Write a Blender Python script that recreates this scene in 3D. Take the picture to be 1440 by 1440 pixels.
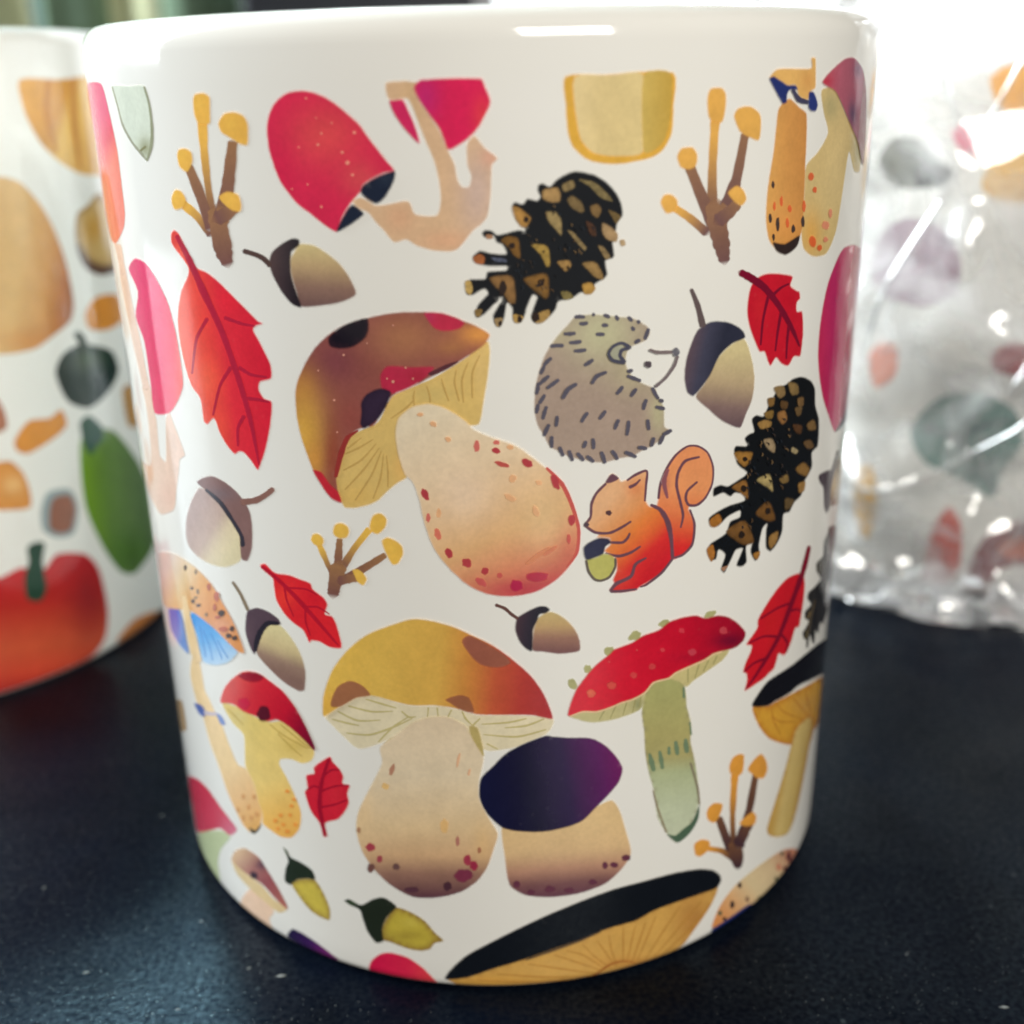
import bpy, math, random
import numpy as np
from mathutils import Vector, Matrix
from mathutils.geometry import delaunay_2d_cdt
from mathutils import noise as mnoise

scene = bpy.context.scene
for o in list(bpy.data.objects):
    bpy.data.objects.remove(o, do_unlink=True)
COL = scene.collection
random.seed(7)

# ------------------------------------------------------------------ camera
CAM_D, CAM_H, PITCH, YAW, ROLL, FPX = .13253, .08917, .37274, .01515, -.02155, 1597.66
cp, sp, cyw, syw = math.cos(PITCH), math.sin(PITCH), math.cos(YAW), math.sin(YAW)
FW = np.array([syw * cp, cyw * cp, -sp])
RT0 = np.array([cyw, -syw, 0.0])
UP0 = np.cross(RT0, FW)
cr, sr = math.cos(ROLL), math.sin(ROLL)
RT = cr * RT0 + sr * UP0
UP = -sr * RT0 + cr * UP0
CPOS = np.array([0, -CAM_D, CAM_H])
cam_data = bpy.data.cameras.new('camera')
cam = bpy.data.objects.new('camera', cam_data)
COL.objects.link(cam)
M = Matrix.Identity(4)
for i in range(3):
    M[i][0], M[i][1], M[i][2], M[i][3] = RT[i], UP[i], -FW[i], CPOS[i]
cam.matrix_world = M
cam_data.sensor_width = 36
cam_data.lens = 36 * FPX / 1440
cam_data.clip_start = .005
cam_data.clip_end = 50
cam_data.dof.use_dof = True
cam_data.dof.focus_distance = .101
cam_data.dof.aperture_fstop = 19
scene.camera = cam

# ------------------------------------------------------------------ light
world = bpy.data.worlds.new('World')
scene.world = world
world.use_nodes = True
bg = world.node_tree.nodes['Background']
bg.inputs[0].default_value = (1.0, .965, .90, 1)
bg.inputs[1].default_value = .16


def area_light(name, loc, target, sx, sy, power, color):
    d = bpy.data.lights.new(name, 'AREA')
    d.shape = 'RECTANGLE'
    d.size, d.size_y = sx, sy
    d.energy = power
    d.color = color
    o = bpy.data.objects.new(name, d)
    COL.objects.link(o)
    o.location = loc
    o.rotation_euler = (Vector(target) - Vector(loc)).to_track_quat('-Z', 'Y').to_euler()
    return o


area_light('window_light_side', (-1.0, .42, .50), (0, 0, .05), .8, .8, 42, (.88, .96, 1.0))
area_light('table_sheen_beam', (-.28, .46, .80), (-.085, -.080, 0), .24, .24, .24, (.66, .95, 1.0)).data.spread = math.radians(12)  # added narrow beam, makes the sheen on the table's front left
area_light('bag_highlight_beam', (.26, .54, .36), (.118, .085, .09), .18, .16, .30, (.95, .98, 1.0)).data.spread = math.radians(14)  # added narrow beam on the bag, for its white highlights
area_light('front_fill', (.17, -.44, .25), (.01, 0, .05), .20, .13, 2.1, (1.0, .965, .89))  # added fill from behind the camera, brightens the mug fronts

scene.view_settings.view_transform = 'Standard'
scene.view_settings.look = 'None'
scene.view_settings.gamma = 1
scene.view_settings.exposure = 0
scene.render.engine = 'CYCLES'
scene.cycles.filter_width = 1.9
scene.cycles.max_bounces = 10
scene.cycles.transparent_max_bounces = 16


# ------------------------------------------------------------------ helpers
def lin(c, k=1.0):
    out = []
    for v in c[:3]:
        v = v / 255.0
        v = v / 12.92 if v <= .04045 else ((v + .055) / 1.055) ** 2.4
        out.append(v * k)
    g = .3 * out[0] + .55 * out[1] + .15 * out[2]
    return [min(.90, g + (v - g) * 1.0 + .001) for v in out]


def link(o, parent=None):
    COL.objects.link(o)
    if parent:
        o.parent = parent
    return o


def mesh_obj(name, verts, faces, mat, parent=None, smooth=True):
    me = bpy.data.meshes.new(name)
    me.from_pydata([tuple(map(float, v)) for v in verts], [], faces)
    me.polygons.foreach_set('use_smooth', [smooth] * len(me.polygons))
    me.materials.append(mat)
    me.update()
    return link(bpy.data.objects.new(name, me), parent)


def tag(o, label=None, cat=None, group=None, kind=None):
    if label: o['label'] = label
    if cat: o['category'] = cat
    if group: o['group'] = group
    if kind: o['kind'] = kind
    return o


def empty(name, loc):
    o = bpy.data.objects.new(name, None)
    o.empty_display_size = .02
    o.location = loc
    return link(o)


def nodes_mat(name):
    m = bpy.data.materials.new(name)
    m.use_nodes = True
    nt = m.node_tree
    return m, nt, nt.nodes['Principled BSDF']


def N(nt, t, **kw):
    n = nt.nodes.new(t)
    for k, v in kw.items():
        if k.startswith('i_'):
            n.inputs[k[2:]].default_value = v
        else:
            setattr(n, k, v)
    return n


def glaze_mat(name, base=None, rough=.07):
    """white ceramic glaze; without a base colour it shows the printed ink held in the mesh colours"""
    m, nt, b = nodes_mat(name)
    tc = N(nt, 'ShaderNodeTexCoord')
    if base is None:
        at = N(nt, 'ShaderNodeAttribute', attribute_name='ink')
        n1 = N(nt, 'ShaderNodeTexNoise', i_Scale=420.0, i_Detail=4.0, i_Roughness=.65)
        n2 = N(nt, 'ShaderNodeTexNoise', i_Scale=2600.0, i_Detail=2.0)
        for n in (n1, n2):
            nt.links.new(tc.outputs['Object'], n.inputs['Vector'])
        r1 = N(nt, 'ShaderNodeMapRange')
        r1.inputs[1].default_value, r1.inputs[2].default_value = .3, .7
        r1.inputs[3].default_value, r1.inputs[4].default_value = .93, 1.06
        nt.links.new(n1.outputs['Fac'], r1.inputs[0])
        r2 = N(nt, 'ShaderNodeMapRange')
        r2.inputs[1].default_value, r2.inputs[2].default_value = .3, .7
        r2.inputs[3].default_value, r2.inputs[4].default_value = .96, 1.04
        nt.links.new(n2.outputs['Fac'], r2.inputs[0])
        mu = N(nt, 'ShaderNodeMath', operation='MULTIPLY')
        nt.links.new(r1.outputs[0], mu.inputs[0]); nt.links.new(r2.outputs[0], mu.inputs[1])
        vm = N(nt, 'ShaderNodeVectorMath', operation='SCALE')
        nt.links.new(at.outputs['Color'], vm.inputs[0]); nt.links.new(mu.outputs[0], vm.inputs['Scale'])
        # small pin holes where the transfer did not take
        vo = N(nt, 'ShaderNodeTexVoronoi', i_Scale=520.0)
        nt.links.new(tc.outputs['Object'], vo.inputs['Vector'])
        lt = N(nt, 'ShaderNodeMapRange')
        lt.inputs[1].default_value, lt.inputs[2].default_value = .06, .12
        lt.inputs[3].default_value, lt.inputs[4].default_value = .010, 0.0
        nt.links.new(vo.outputs['Distance'], lt.inputs[0])
        mx = N(nt, 'ShaderNodeMix', data_type='RGBA')
        mx.inputs[7].default_value = (.8, .74, .66, 1)
        nt.links.new(lt.outputs[0], mx.inputs[0]); nt.links.new(vm.outputs[0], mx.inputs[6])
        nt.links.new(mx.outputs[2], b.inputs['Base Color'])
        nt.links.new(at.outputs['Alpha'], b.inputs['Alpha'])
    else:
        n1 = N(nt, 'ShaderNodeTexNoise', i_Scale=60.0, i_Detail=3.0)
        nt.links.new(tc.outputs['Object'], n1.inputs['Vector'])
        mx = N(nt, 'ShaderNodeMix', data_type='RGBA')
        mx.inputs[6].default_value = (*base, 1)
        mx.inputs[7].default_value = (base[0] * .96, base[1] * .955, base[2] * .93, 1)
        nt.links.new(n1.outputs['Fac'], mx.inputs[0])
        nt.links.new(mx.outputs[2], b.inputs['Base Color'])
    b.inputs['Roughness'].default_value = rough
    b.inputs['IOR'].default_value = 1.62
    n3 = N(nt, 'ShaderNodeTexNoise', i_Scale=90.0, i_Detail=1.0)
    nt.links.new(tc.outputs['Object'], n3.inputs['Vector'])
    bp = N(nt, 'ShaderNodeBump', i_Strength=.05, i_Distance=.0006)
    nt.links.new(n3.outputs['Fac'], bp.inputs['Height'])
    nt.links.new(bp.outputs[0], b.inputs['Normal'])
    return m


MAT_GLAZE = glaze_mat('white_glaze', (.84, .825, .785))
MAT_PRINT = glaze_mat('printed_glaze')


# ------------------------------------------------------------------ printed cylinder
class Mug:
    """a straight mug; px() and un() turn photograph pixels into places on its wall"""

    def __init__(s, cx, cy, R, H, fillet=.0016):
        s.cx, s.cy, s.R, s.H, s.f = cx, cy, R, H, fillet

    def un(s, pts):
        P = np.asarray(pts, float)
        d = FW + ((P[:, 0:1] - 720) / FPX) * RT - ((P[:, 1:2] - 720) / FPX) * UP
        ox, oy = CPOS[0] - s.cx, CPOS[1] - s.cy
        a = d[:, 0] ** 2 + d[:, 1] ** 2
        b = 2 * (ox * d[:, 0] + oy * d[:, 1])
        c = ox * ox + oy * oy - s.R ** 2
        disc = np.maximum(b * b - 4 * a * c, 0)
        t = (-b - np.sqrt(disc)) / (2 * a)
        x, y, z = ox + t * d[:, 0], oy + t * d[:, 1], CPOS[2] + t * d[:, 2]
        th = np.arctan2(x, -y)
        return np.stack([th * s.R, np.clip(z, .0007, s.H - .002)], 1)

    def pos(s, sz, off=0.0):
        th = sz[:, 0] / s.R
        z = sz[:, 1]
        q = np.clip((s.f - z) / s.f, 0, 1)
        r = s.R - s.f + s.f * np.sqrt(np.maximum(1 - q * q, 0))
        nr = np.sqrt(np.maximum(1 - q * q, 0)); nz = -q
        n = np.stack([np.sin(th) * nr, -np.cos(th) * nr, nz], 1)
        p = np.stack([np.sin(th) * r, -np.cos(th) * r, z], 1) + n * off
        return p, n

    def px(s, sz):
        p, _ = s.pos(sz)
        d = p + np.array([s.cx, s.cy, 0]) - CPOS
        zc = d @ FW
        return np.stack([720 + FPX * (d @ RT) / zc, 720 - FPX * (d @ UP) / zc], 1)


def smooth_path(P, closed, per=4, ten=.42):
    P = np.asarray(P, float)
    n = len(P)
    out = []
    for i in range(n if closed else n - 1):
        p0 = P[(i - 1) % n] if (closed or i > 0) else P[0]
        p1, p2 = P[i], P[(i + 1) % n]
        p3 = P[(i + 2) % n] if (closed or i < n - 2) else P[-1]
        L = np.linalg.norm(p2 - p1)
        l0, l1 = np.linalg.norm(p1 - p0) + 1e-9, np.linalg.norm(p3 - p2) + 1e-9
        m1 = (p2 - p0) * ten * min(1.0, 2 * L / (L + l0))
        m2 = (p3 - p1) * ten * min(1.0, 2 * L / (L + l1))
        for k in range(per):
            t = k / per
            out.append((2 * t ** 3 - 3 * t * t + 1) * p1 + (t ** 3 - 2 * t * t + t) * m1
                       + (-2 * t ** 3 + 3 * t * t) * p2 + (t ** 3 - t * t) * m2)
    if not closed:
        out.append(P[-1])
    return np.array(out)


def T(txt):
    return np.array([[float(v) for v in p.split(',')] for p in txt.split()])


GRID = .00048
SOFT = .00020
INK = 1.06


class Motif:
    """one printed picture on a mug: a part of the mug, its pieces are sub-parts"""

    def __init__(s, mug, root, name, label, x0=0, y0=0, sc=1.0):
        s.mug, s.root, s.name, s.label = mug, root, name, label
        s.view(x0, y0, sc)
        s.pieces = {}
        s.order = []
        s.level = 0
        s.piece = ''
        s.under = []
        MOTIFS.append(s)

    def view(s, x0, y0, sc):
        s.o = np.array([x0, y0], float)
        s.sc = float(sc)
        return s

    def at(s, piece):
        s.piece = piece
        return s

    def w(s, pts):
        return s.o + np.asarray(pts, float) / s.sc

    def add(s, verts, faces, norms, cols):
        if s.piece not in s.pieces:
            s.pieces[s.piece] = [[], [], [], []]
            s.order.append(s.piece)
        q = s.pieces[s.piece]
        b = sum(len(v) for v in q[0])
        q[0].append(verts); q[2].append(norms); q[3].append(cols)
        q[1].extend([[i + b for i in f] for f in faces])

    def colour(s, px, spec, outline):
        n = len(px)
        if not isinstance(spec, dict):
            return np.tile(np.array(lin(spec, INK)), (n, 1))
        if 'g' in spec:
            a, b, st = spec['g']
            a, b = s.w([a])[0], s.w([b])[0]
            t = ((px - a) @ (b - a)) / max(1e-9, (b - a) @ (b - a))
            ts = [q[0] for q in st]
            cs = np.array([lin(q[1], INK) for q in st])
            c = np.stack([np.interp(t, ts, cs[:, k]) for k in range(3)], 1)
        else:
            c = np.tile(np.array(lin(spec['c'], INK)), (n, 1))
        for (x, y, rx, ry, cc, al) in spec.get('b', []):
            m = s.w([(x, y)])[0]
            d = ((px[:, 0] - m[0]) / (rx / s.sc)) ** 2 + ((px[:, 1] - m[1]) / (ry / s.sc)) ** 2
            k = (al * np.exp(-d * 1.2))[:, None]
            c = c * (1 - k) + np.array(lin(cc, INK)) * k
        if 'e' in spec:
            cc, wd, al = spec['e']
            d = np.min(np.linalg.norm(px[:, None, :] - outline[None, ::2, :], axis=2), axis=1)
            k = (al * np.clip(1 - d / (wd / s.sc), 0, 1))[:, None]
            c = c * (1 - k) + np.array(lin(cc, INK)) * k
        return c

    def below(s, px):
        """what already lies under these points: earlier ink of this motif, else bare glaze"""
        c = np.tile(np.array([.835, .82, .775]), (len(px), 1))
        for (poly, spec, o, sc) in s.under:
            lo, hi = poly.min(0), poly.max(0)
            k = np.where(((px >= lo) & (px <= hi)).all(1))[0]
            if not len(k):
                continue
            q = px[k]
            a, b = poly, np.roll(poly, -1, 0)
            ins = np.zeros(len(q), bool)
            for (x1, y1), (x2, y2) in zip(a, b):
                if y1 != y2:
                    cond = (q[:, 1] > min(y1, y2)) & (q[:, 1] <= max(y1, y2))
                    ins ^= cond & (q[:, 0] < x1 + (q[:, 1] - y1) / (y2 - y1) * (x2 - x1))
            k = k[ins]
            if len(k):
                so, ss = s.o, s.sc
                s.o, s.sc = o, sc
                c[k] = s.colour(px[k], spec, poly)
                s.o, s.sc = so, ss
        return c

    def fill(s, pts, spec, smooth=True):
        if isinstance(pts, str):
            pts = T(pts)
        P = s.w(pts)
        out = smooth_path(P, True) if smooth else P
        fine = []
        for i in range(len(out)):
            a, b = out[i], out[(i + 1) % len(out)]
            k = max(1, int(np.linalg.norm(b - a) / 7))
            for j in range(k):
                fine.append(a + (b - a) * j / k)
        uz = s.mug.un(np.array(fine))
        U = []
        for i in range(len(uz)):
            a, b = uz[i], uz[(i + 1) % len(uz)]
            L = np.linalg.norm(b - a)
            k = max(1, int(math.ceil(L / (GRID * .62))))
            for j in range(k):
                U.append(a + (b - a) * j / k)
        U = np.array(U)
        keep = [0]
        for i in range(1, len(U)):
            if np.linalg.norm(U[i] - U[keep[-1]]) > 3e-6:
                keep.append(i)
        U = U[keep]
        if len(U) < 3:
            return s
        # the ink edge wanders a little, and spreads by half the soft band
        tg = np.roll(U, -1, 0) - np.roll(U, 1, 0)
        tg /= np.linalg.norm(tg, axis=1)[:, None] + 1e-12
        nm = np.stack([tg[:, 1], -tg[:, 0]], 1)
        area = np.sum(U[:, 0] * np.roll(U[:, 1], -1) - np.roll(U[:, 0], -1) * U[:, 1]) / 2
        if area < 0:
            nm = -nm
        per = np.sum(np.linalg.norm(np.roll(U, -1, 0) - U, axis=1))
        soft = min(SOFT, .55 * abs(area) / per)
        wob = np.array([mnoise.noise(Vector((u[0] * 2200, u[1] * 2200, s.level * 3.1))) for u in U]) * soft * .22
        P0 = U.copy()
        U = U + nm * (soft * .42 + wob)[:, None]
        I = P0 - nm * (soft * .62)
        lo, hi = U.min(0), U.max(0)
        gx = np.arange(lo[0] + GRID / 2, hi[0], GRID)
        gz = np.arange(lo[1] + GRID / 2, hi[1], GRID)
        G = np.zeros((0, 2))
        if len(gx) and len(gz):
            G = np.stack(np.meshgrid(gx, gz), -1).reshape(-1, 2)
            G[:, 0] += np.where((np.round((G[:, 1] - lo[1]) / GRID) % 2) > .5, GRID * .25, -GRID * .25)
        G = np.concatenate([I, G])
        a, b = U, np.roll(U, -1, 0)
        ins = np.zeros(len(G), bool)
        for (x1, y1), (x2, y2) in zip(a, b):
            if y1 == y2:
                continue
            cond = (G[:, 1] > min(y1, y2)) & (G[:, 1] <= max(y1, y2))
            xi = x1 + (G[:, 1] - y1) / (y2 - y1) * (x2 - x1)
            ins ^= cond & (G[:, 0] < xi)
        G = G[ins]

        def edge_dist(Q):
            out_ = np.full(len(Q), 1.0)
            d_ = b - a
            l2 = np.maximum((d_ ** 2).sum(1), 1e-18)
            for k0 in range(0, len(Q), 400):
                q = Q[k0:k0 + 400]
                e = q[:, None, :] - a[None]
                t = np.clip((e * d_[None]).sum(2) / l2[None], 0, 1)
                out_[k0:k0 + 400] = np.sqrt((((e - t[:, :, None] * d_[None]) ** 2).sum(2)).min(1))
            return out_
        G = G[edge_dist(G) > soft * .55]
        allp = np.concatenate([U, G]) * 1000.0
        n = len(U)
        rr = delaunay_2d_cdt([Vector(p) for p in allp], [], [list(range(n))], 1, 1e-5)
        V = np.array([(v.x, v.y) for v in rr[0]]) / 1000.0
        F = [list(f) for f in rr[2]]
        if not F:
            return s
        off = 2.2e-5 + s.level * 3.2e-6
        s.level += 1
        V[:, 1] = np.maximum(V[:, 1], .0006)
        pos, nor = s.mug.pos(V, off)
        cov = np.clip(edge_dist(V) / (soft * .95), 0, 1)
        pxv = s.mug.px(V)
        cc = s.colour(pxv, spec, out)
        e = np.where(cov < 1)[0]
        cc[e] += s.below(pxv[e]) * (1 - cov[e])[:, None] * .85
        s.under.append((out, spec, s.o, s.sc))
        s.add(pos, F, nor, np.concatenate([cc, cov[:, None]], 1))
        return s

    def dot(s, x, y, rx, ry=None, spec=(0, 0, 0), rot=0.0):
        ry = ry or rx
        n = 12
        jit = [1 + random.uniform(-.14, .14) for _ in range(n)]
        c, q = math.cos(rot), math.sin(rot)
        p = []
        for i in range(n):
            a = 2 * math.pi * i / n
            ex, ey = rx * jit[i] * math.cos(a), ry * jit[i] * math.sin(a)
            p.append((x + ex * c - ey * q, y + ex * q + ey * c))
        return s.fill(np.array(p), spec)

    def line(s, pts, w, spec):
        P = T(pts) if isinstance(pts, str) else np.asarray(pts, float)
        n = len(P)
        W = list(w) if isinstance(w, (list, tuple)) else [w] * n
        C = smooth_path(P, False, 6)
        ws = np.interp(np.linspace(0, n - 1, len(C)), range(n), W) / 2
        tg = np.gradient(C, axis=0)
        tg /= np.linalg.norm(tg, axis=1)[:, None] + 1e-9
        nm = np.stack([-tg[:, 1], tg[:, 0]], 1)
        ws = ws * (1 + np.array([random.uniform(-.09, .09) for _ in range(len(C))]))
        sf = np.minimum(1.5 * s.sc, ws * .55)
        k = len(C)
        rows = [(ws + sf * .45, 0.0), (ws - sf * .55, 1.0), (0 * ws, 1.0), (-(ws - sf * .55), 1.0), (-(ws + sf * .45), 0.0)]
        V = np.concatenate([C + nm * q[:, None] for q, _ in rows] + [[C[0] - tg[0] * ws[0] * 1.0, C[-1] + tg[-1] * ws[-1] * 1.0]])
        cov = np.concatenate([np.full(k, c) for _, c in rows] + [[0.0, 0.0]])
        F = []
        for q in range(4):
            for i in range(k - 1):
                F.append([q * k + i, q * k + i + 1, (q + 1) * k + i + 1, (q + 1) * k + i])
            F.append([5 * k, q * k, (q + 1) * k])
            F.append([5 * k + 1, (q + 1) * k + k - 1, q * k + k - 1])
        px = s.w(V)
        uz = s.mug.un(px)
        off = 2.2e-5 + s.level * 3.2e-6
        s.level += 1
        pos, nor = s.mug.pos(uz, off)
        cc = s.colour(px, spec, px) + s.below(px) * (1 - cov)[:, None] * .85
        if ws.max() / s.sc > 2.5:
            s.under.append((s.w(np.concatenate([C + nm * ws[:, None], (C - nm * ws[:, None])[::-1]])), spec, s.o, s.sc))
        s.add(pos, F, nor, np.concatenate([cc, cov[:, None]], 1))
        return s

    def build(s):
        parent = s.root
        for i, pc in enumerate(s.order):
            vs, fs, ns, cs = s.pieces[pc]
            V, Nn, Cc = np.concatenate(vs), np.concatenate(ns), np.concatenate(cs)
            # faces look outwards
            fixed = []
            for f in fs:
                a, b, c = V[f[0]], V[f[1]], V[f[2]]
                if np.dot(np.cross(b - a, c - a), Nn[f[0]]) < 0:
                    f = f[::-1]
                fixed.append(f)
            nm = s.name if i == 0 else pc
            me = bpy.data.meshes.new(nm)
            me.from_pydata(V.tolist(), [], fixed)
            me.polygons.foreach_set('use_smooth', [True] * len(me.polygons))
            at = me.color_attributes.new('ink', 'FLOAT_COLOR', 'POINT')
            at.data.foreach_set('color', Cc.astype(np.float32).ravel())
            me.materials.append(MAT_PRINT)
            me.update()
            me.normals_split_custom_set_from_vertices([tuple(x) for x in Nn])
            o = link(bpy.data.objects.new(nm, me), parent)
            if i == 0:
                if s.label:
                    o['label'] = s.label
                parent = o


MOTIFS = []


def make_mug(name, cx, cy, R, H, label, fillet=.0016, wall=.0042, handle_dir=90):
    root = empty(name, (cx, cy, 0))
    tag(root, label, 'mug')
    prof = []
    f = fillet
    prof += [(0.0, .0022), (R - .009, .0022), (R - .0075, .0004), (R - .0060, 0.0)]
    for i in range(9):
        a = math.pi / 2 * i / 8
        prof.append((R - f + f * math.sin(a), f - f * math.cos(a)))
    for i in range(1, 40):
        prof.append((R, f + (H - .003 - f) * i / 40))
    r = wall / 2
    # rounded lip, a little swollen outwards
    for i in range(15):
        a = math.pi * i / 14
        prof.append((R - r + r * math.cos(a) * 1.0 + .00012 * math.sin(a), H - r * 1.25 + r * 1.25 * math.sin(a)))
    Ri = R - wall
    for i in range(1, 20):
        prof.append((Ri, H - .003 - (H - .003 - .010) * i / 19))
    for i in range(1, 7):
        a = math.pi / 2 * i / 6
        prof.append((Ri - .005 + .005 * math.cos(a), .010 - .005 * math.sin(a)))
    prof.append((0.0, .005))
    n = 384
    V, F = [], []
    for (pr, pz) in prof:
        for k in range(n):
            a = 2 * math.pi * k / n
            V.append((pr * math.sin(a), -pr * math.cos(a), pz))
    for j in range(len(prof) - 1):
        for k in range(n):
            k2 = (k + 1) % n
            F.append((j * n + k, j * n + k2, (j + 1) * n + k2, (j + 1) * n + k))
    mesh_obj('body', V, F, MAT_GLAZE, root)
    # handle: a D-shaped loop swept with an oval section
    path = []
    for i in range(25):
        a = -math.pi / 2 + math.pi * i / 24
        path.append((R - .0015 + .027 * math.cos(a) ** .75 if math.cos(a) > 1e-6 else R - .0015, H * .5 + .031 * math.sin(a)))
    HV, HF = [], []
    m = 16
    hd = math.radians(handle_dir)
    for i, (pr, pz) in enumerate(path):
        a = path[max(0, i - 1)]; b = path[min(len(path) - 1, i + 1)]
        t = np.array([b[0] - a[0], b[1] - a[1]]); t /= np.linalg.norm(t)
        nn = np.array([-t[1], t[0]])
        for k in range(m):
            q = 2 * math.pi * k / m
            rr = pr + nn[0] * .0042 * math.cos(q); zz = pz + nn[1] * .0042 * math.cos(q); side = .0062 * math.sin(q)
            HV.append((rr * math.cos(hd) - side * math.sin(hd), rr * math.sin(hd) + side * math.cos(hd), zz))
    for i in range(len(path) - 1):
        for k in range(m):
            k2 = (k + 1) % m
            HF.append((i * m + k, i * m + k2, (i + 1) * m + k2, (i + 1) * m + k))
    mesh_obj('handle', HV, HF, MAT_GLAZE, root)
    return root, Mug(cx, cy, R, H, fillet)


# ------------------------------------------------------------------ table and background
def px_at(x, y, yy):
    """the place on the upright plane Y = yy that a pixel looks at"""
    d = FW + (x - 720) / FPX * RT - (y - 720) / FPX * UP
    t = (yy - CPOS[1]) / d[1]
    return CPOS + t * d


def px_floor(x, y, z=0.0):
    d = FW + (x - 720) / FPX * RT - (y - 720) / FPX * UP
    t = (z - CPOS[2]) / d[2]
    return CPOS + t * d


def box(name, lo, hi, mat, parent=None, bevel=0.0):
    x0, y0, z0 = lo; x1, y1, z1 = hi
    V = [(x0, y0, z0), (x1, y0, z0), (x1, y1, z0), (x0, y1, z0), (x0, y0, z1), (x1, y0, z1), (x1, y1, z1), (x0, y1, z1)]
    F = [(0, 3, 2, 1), (4, 5, 6, 7), (0, 1, 5, 4), (1, 2, 6, 5), (2, 3, 7, 6), (3, 0, 4, 7)]
    o = mesh_obj(name, V, F, mat, parent, False)
    if bevel:
        b = o.modifiers.new('bevel', 'BEVEL'); b.width = bevel; b.segments = 2
    return o


def table_mat():
    m, nt, b = nodes_mat('table_black')
    tc = N(nt, 'ShaderNodeTexCoord')
    n1 = N(nt, 'ShaderNodeTexNoise', i_Scale=38.0, i_Detail=5.0, i_Roughness=.6)
    n2 = N(nt, 'ShaderNodeTexNoise', i_Scale=900.0, i_Detail=3.0, i_Roughness=.7)
    vo = N(nt, 'ShaderNodeTexVoronoi', i_Scale=420.0)
    for n in (n1, n2, vo):
        nt.links.new(tc.outputs['Object'], n.inputs['Vector'])
    cr_ = N(nt, 'ShaderNodeValToRGB')
    cr_.color_ramp.elements[0].position = .32; cr_.color_ramp.elements[0].color = (.0012, .0024, .0062, 1)
    cr_.color_ramp.elements[1].position = .75; cr_.color_ramp.elements[1].color = (.0034, .0066, .0150, 1)
    nt.links.new(n1.outputs['Fac'], cr_.inputs[0])
    # dust specks
    sp_ = N(nt, 'ShaderNodeMapRange')
    sp_.inputs[1].default_value, sp_.inputs[2].default_value = .05, .16
    sp_.inputs[3].default_value, sp_.inputs[4].default_value = 1.0, 0.0
    nt.links.new(vo.outputs['Distance'], sp_.inputs[0])
    gt = N(nt, 'ShaderNodeMath', operation='GREATER_THAN')
    gt.inputs[1].default_value = .93
    sx = N(nt, 'ShaderNodeSeparateColor')
    nt.links.new(vo.outputs['Color'], sx.inputs[0])
    nt.links.new(sx.outputs[0], gt.inputs[0])
    mu = N(nt, 'ShaderNodeMath', operation='MULTIPLY')
    nt.links.new(sp_.outputs[0], mu.inputs[0]); nt.links.new(gt.outputs[0], mu.inputs[1])
    mx = N(nt, 'ShaderNodeMix', data_type='RGBA')
    mx.inputs[7].default_value = (.05, .07, .08, 1)
    nt.links.new(mu.outputs[0], mx.inputs[0]); nt.links.new(cr_.outputs[0], mx.inputs[6])
    nt.links.new(mx.outputs[2], b.inputs['Base Color'])
    r = N(nt, 'ShaderNodeMapRange')
    r.inputs[3].default_value, r.inputs[4].default_value = .27, .42
    nt.links.new(n1.outputs['Fac'], r.inputs[0])
    nt.links.new(r.outputs[0], b.inputs['Roughness'])
    n5 = N(nt, 'ShaderNodeTexNoise', i_Scale=1700.0, i_Detail=2.0)
    n6 = N(nt, 'ShaderNodeTexNoise', i_Scale=26.0, i_Detail=6.0, i_Roughness=.7, i_Distortion=.8)
    for n in (n5, n6):
        nt.links.new(tc.outputs['Object'], n.inputs['Vector'])
    g5 = N(nt, 'ShaderNodeMapRange')
    g5.inputs[1].default_value, g5.inputs[2].default_value = .35, .70
    g5.inputs[3].default_value, g5.inputs[4].default_value = .35, 2.1
    nt.links.new(n5.outputs['Fac'], g5.inputs[0])
    g6 = N(nt, 'ShaderNodeMapRange')
    g6.inputs[1].default_value, g6.inputs[2].default_value = .35, .65
    g6.inputs[3].default_value, g6.inputs[4].default_value = .055, .14
    nt.links.new(n6.outputs['Fac'], g6.inputs[0])
    gm = N(nt, 'ShaderNodeMath', operation='MULTIPLY')
    nt.links.new(g5.outputs[0], gm.inputs[0]); nt.links.new(g6.outputs[0], gm.inputs[1])
    nt.links.new(gm.outputs[0], b.inputs['Specular IOR Level'])
    b.inputs['Specular Tint'].default_value = (.55, .82, 1.0, 1)
    bp = N(nt, 'ShaderNodeBump', i_Strength=.18, i_Distance=.0003)
    nt.links.new(n2.outputs['Fac'], bp.inputs['Height'])
    nt.links.new(bp.outputs[0], b.inputs['Normal'])
    return m


TM = table_mat()
tb = box('table', (-.55, -.28, -.022), (.60, .42, 0.0), TM, None, .002)
tag(tb, kind='structure')


def plain(name, c, rough=.6, var=.15, scale=20.0):
    m, nt, b = nodes_mat(name)
    tc = N(nt, 'ShaderNodeTexCoord')
    n1 = N(nt, 'ShaderNodeTexNoise', i_Scale=scale, i_Detail=4.0)
    nt.links.new(tc.outputs['Object'], n1.inputs['Vector'])
    mx = N(nt, 'ShaderNodeMix', data_type='RGBA')
    mx.inputs[6].default_value = (*[v * (1 - var) for v in c], 1)
    mx.inputs[7].default_value = (*[min(1, v * (1 + var)) for v in c], 1)
    nt.links.new(n1.outputs['Fac'], mx.inputs[0])
    nt.links.new(mx.outputs[2], b.inputs['Base Color'])
    b.inputs['Roughness'].default_value = rough
    return m

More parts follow.
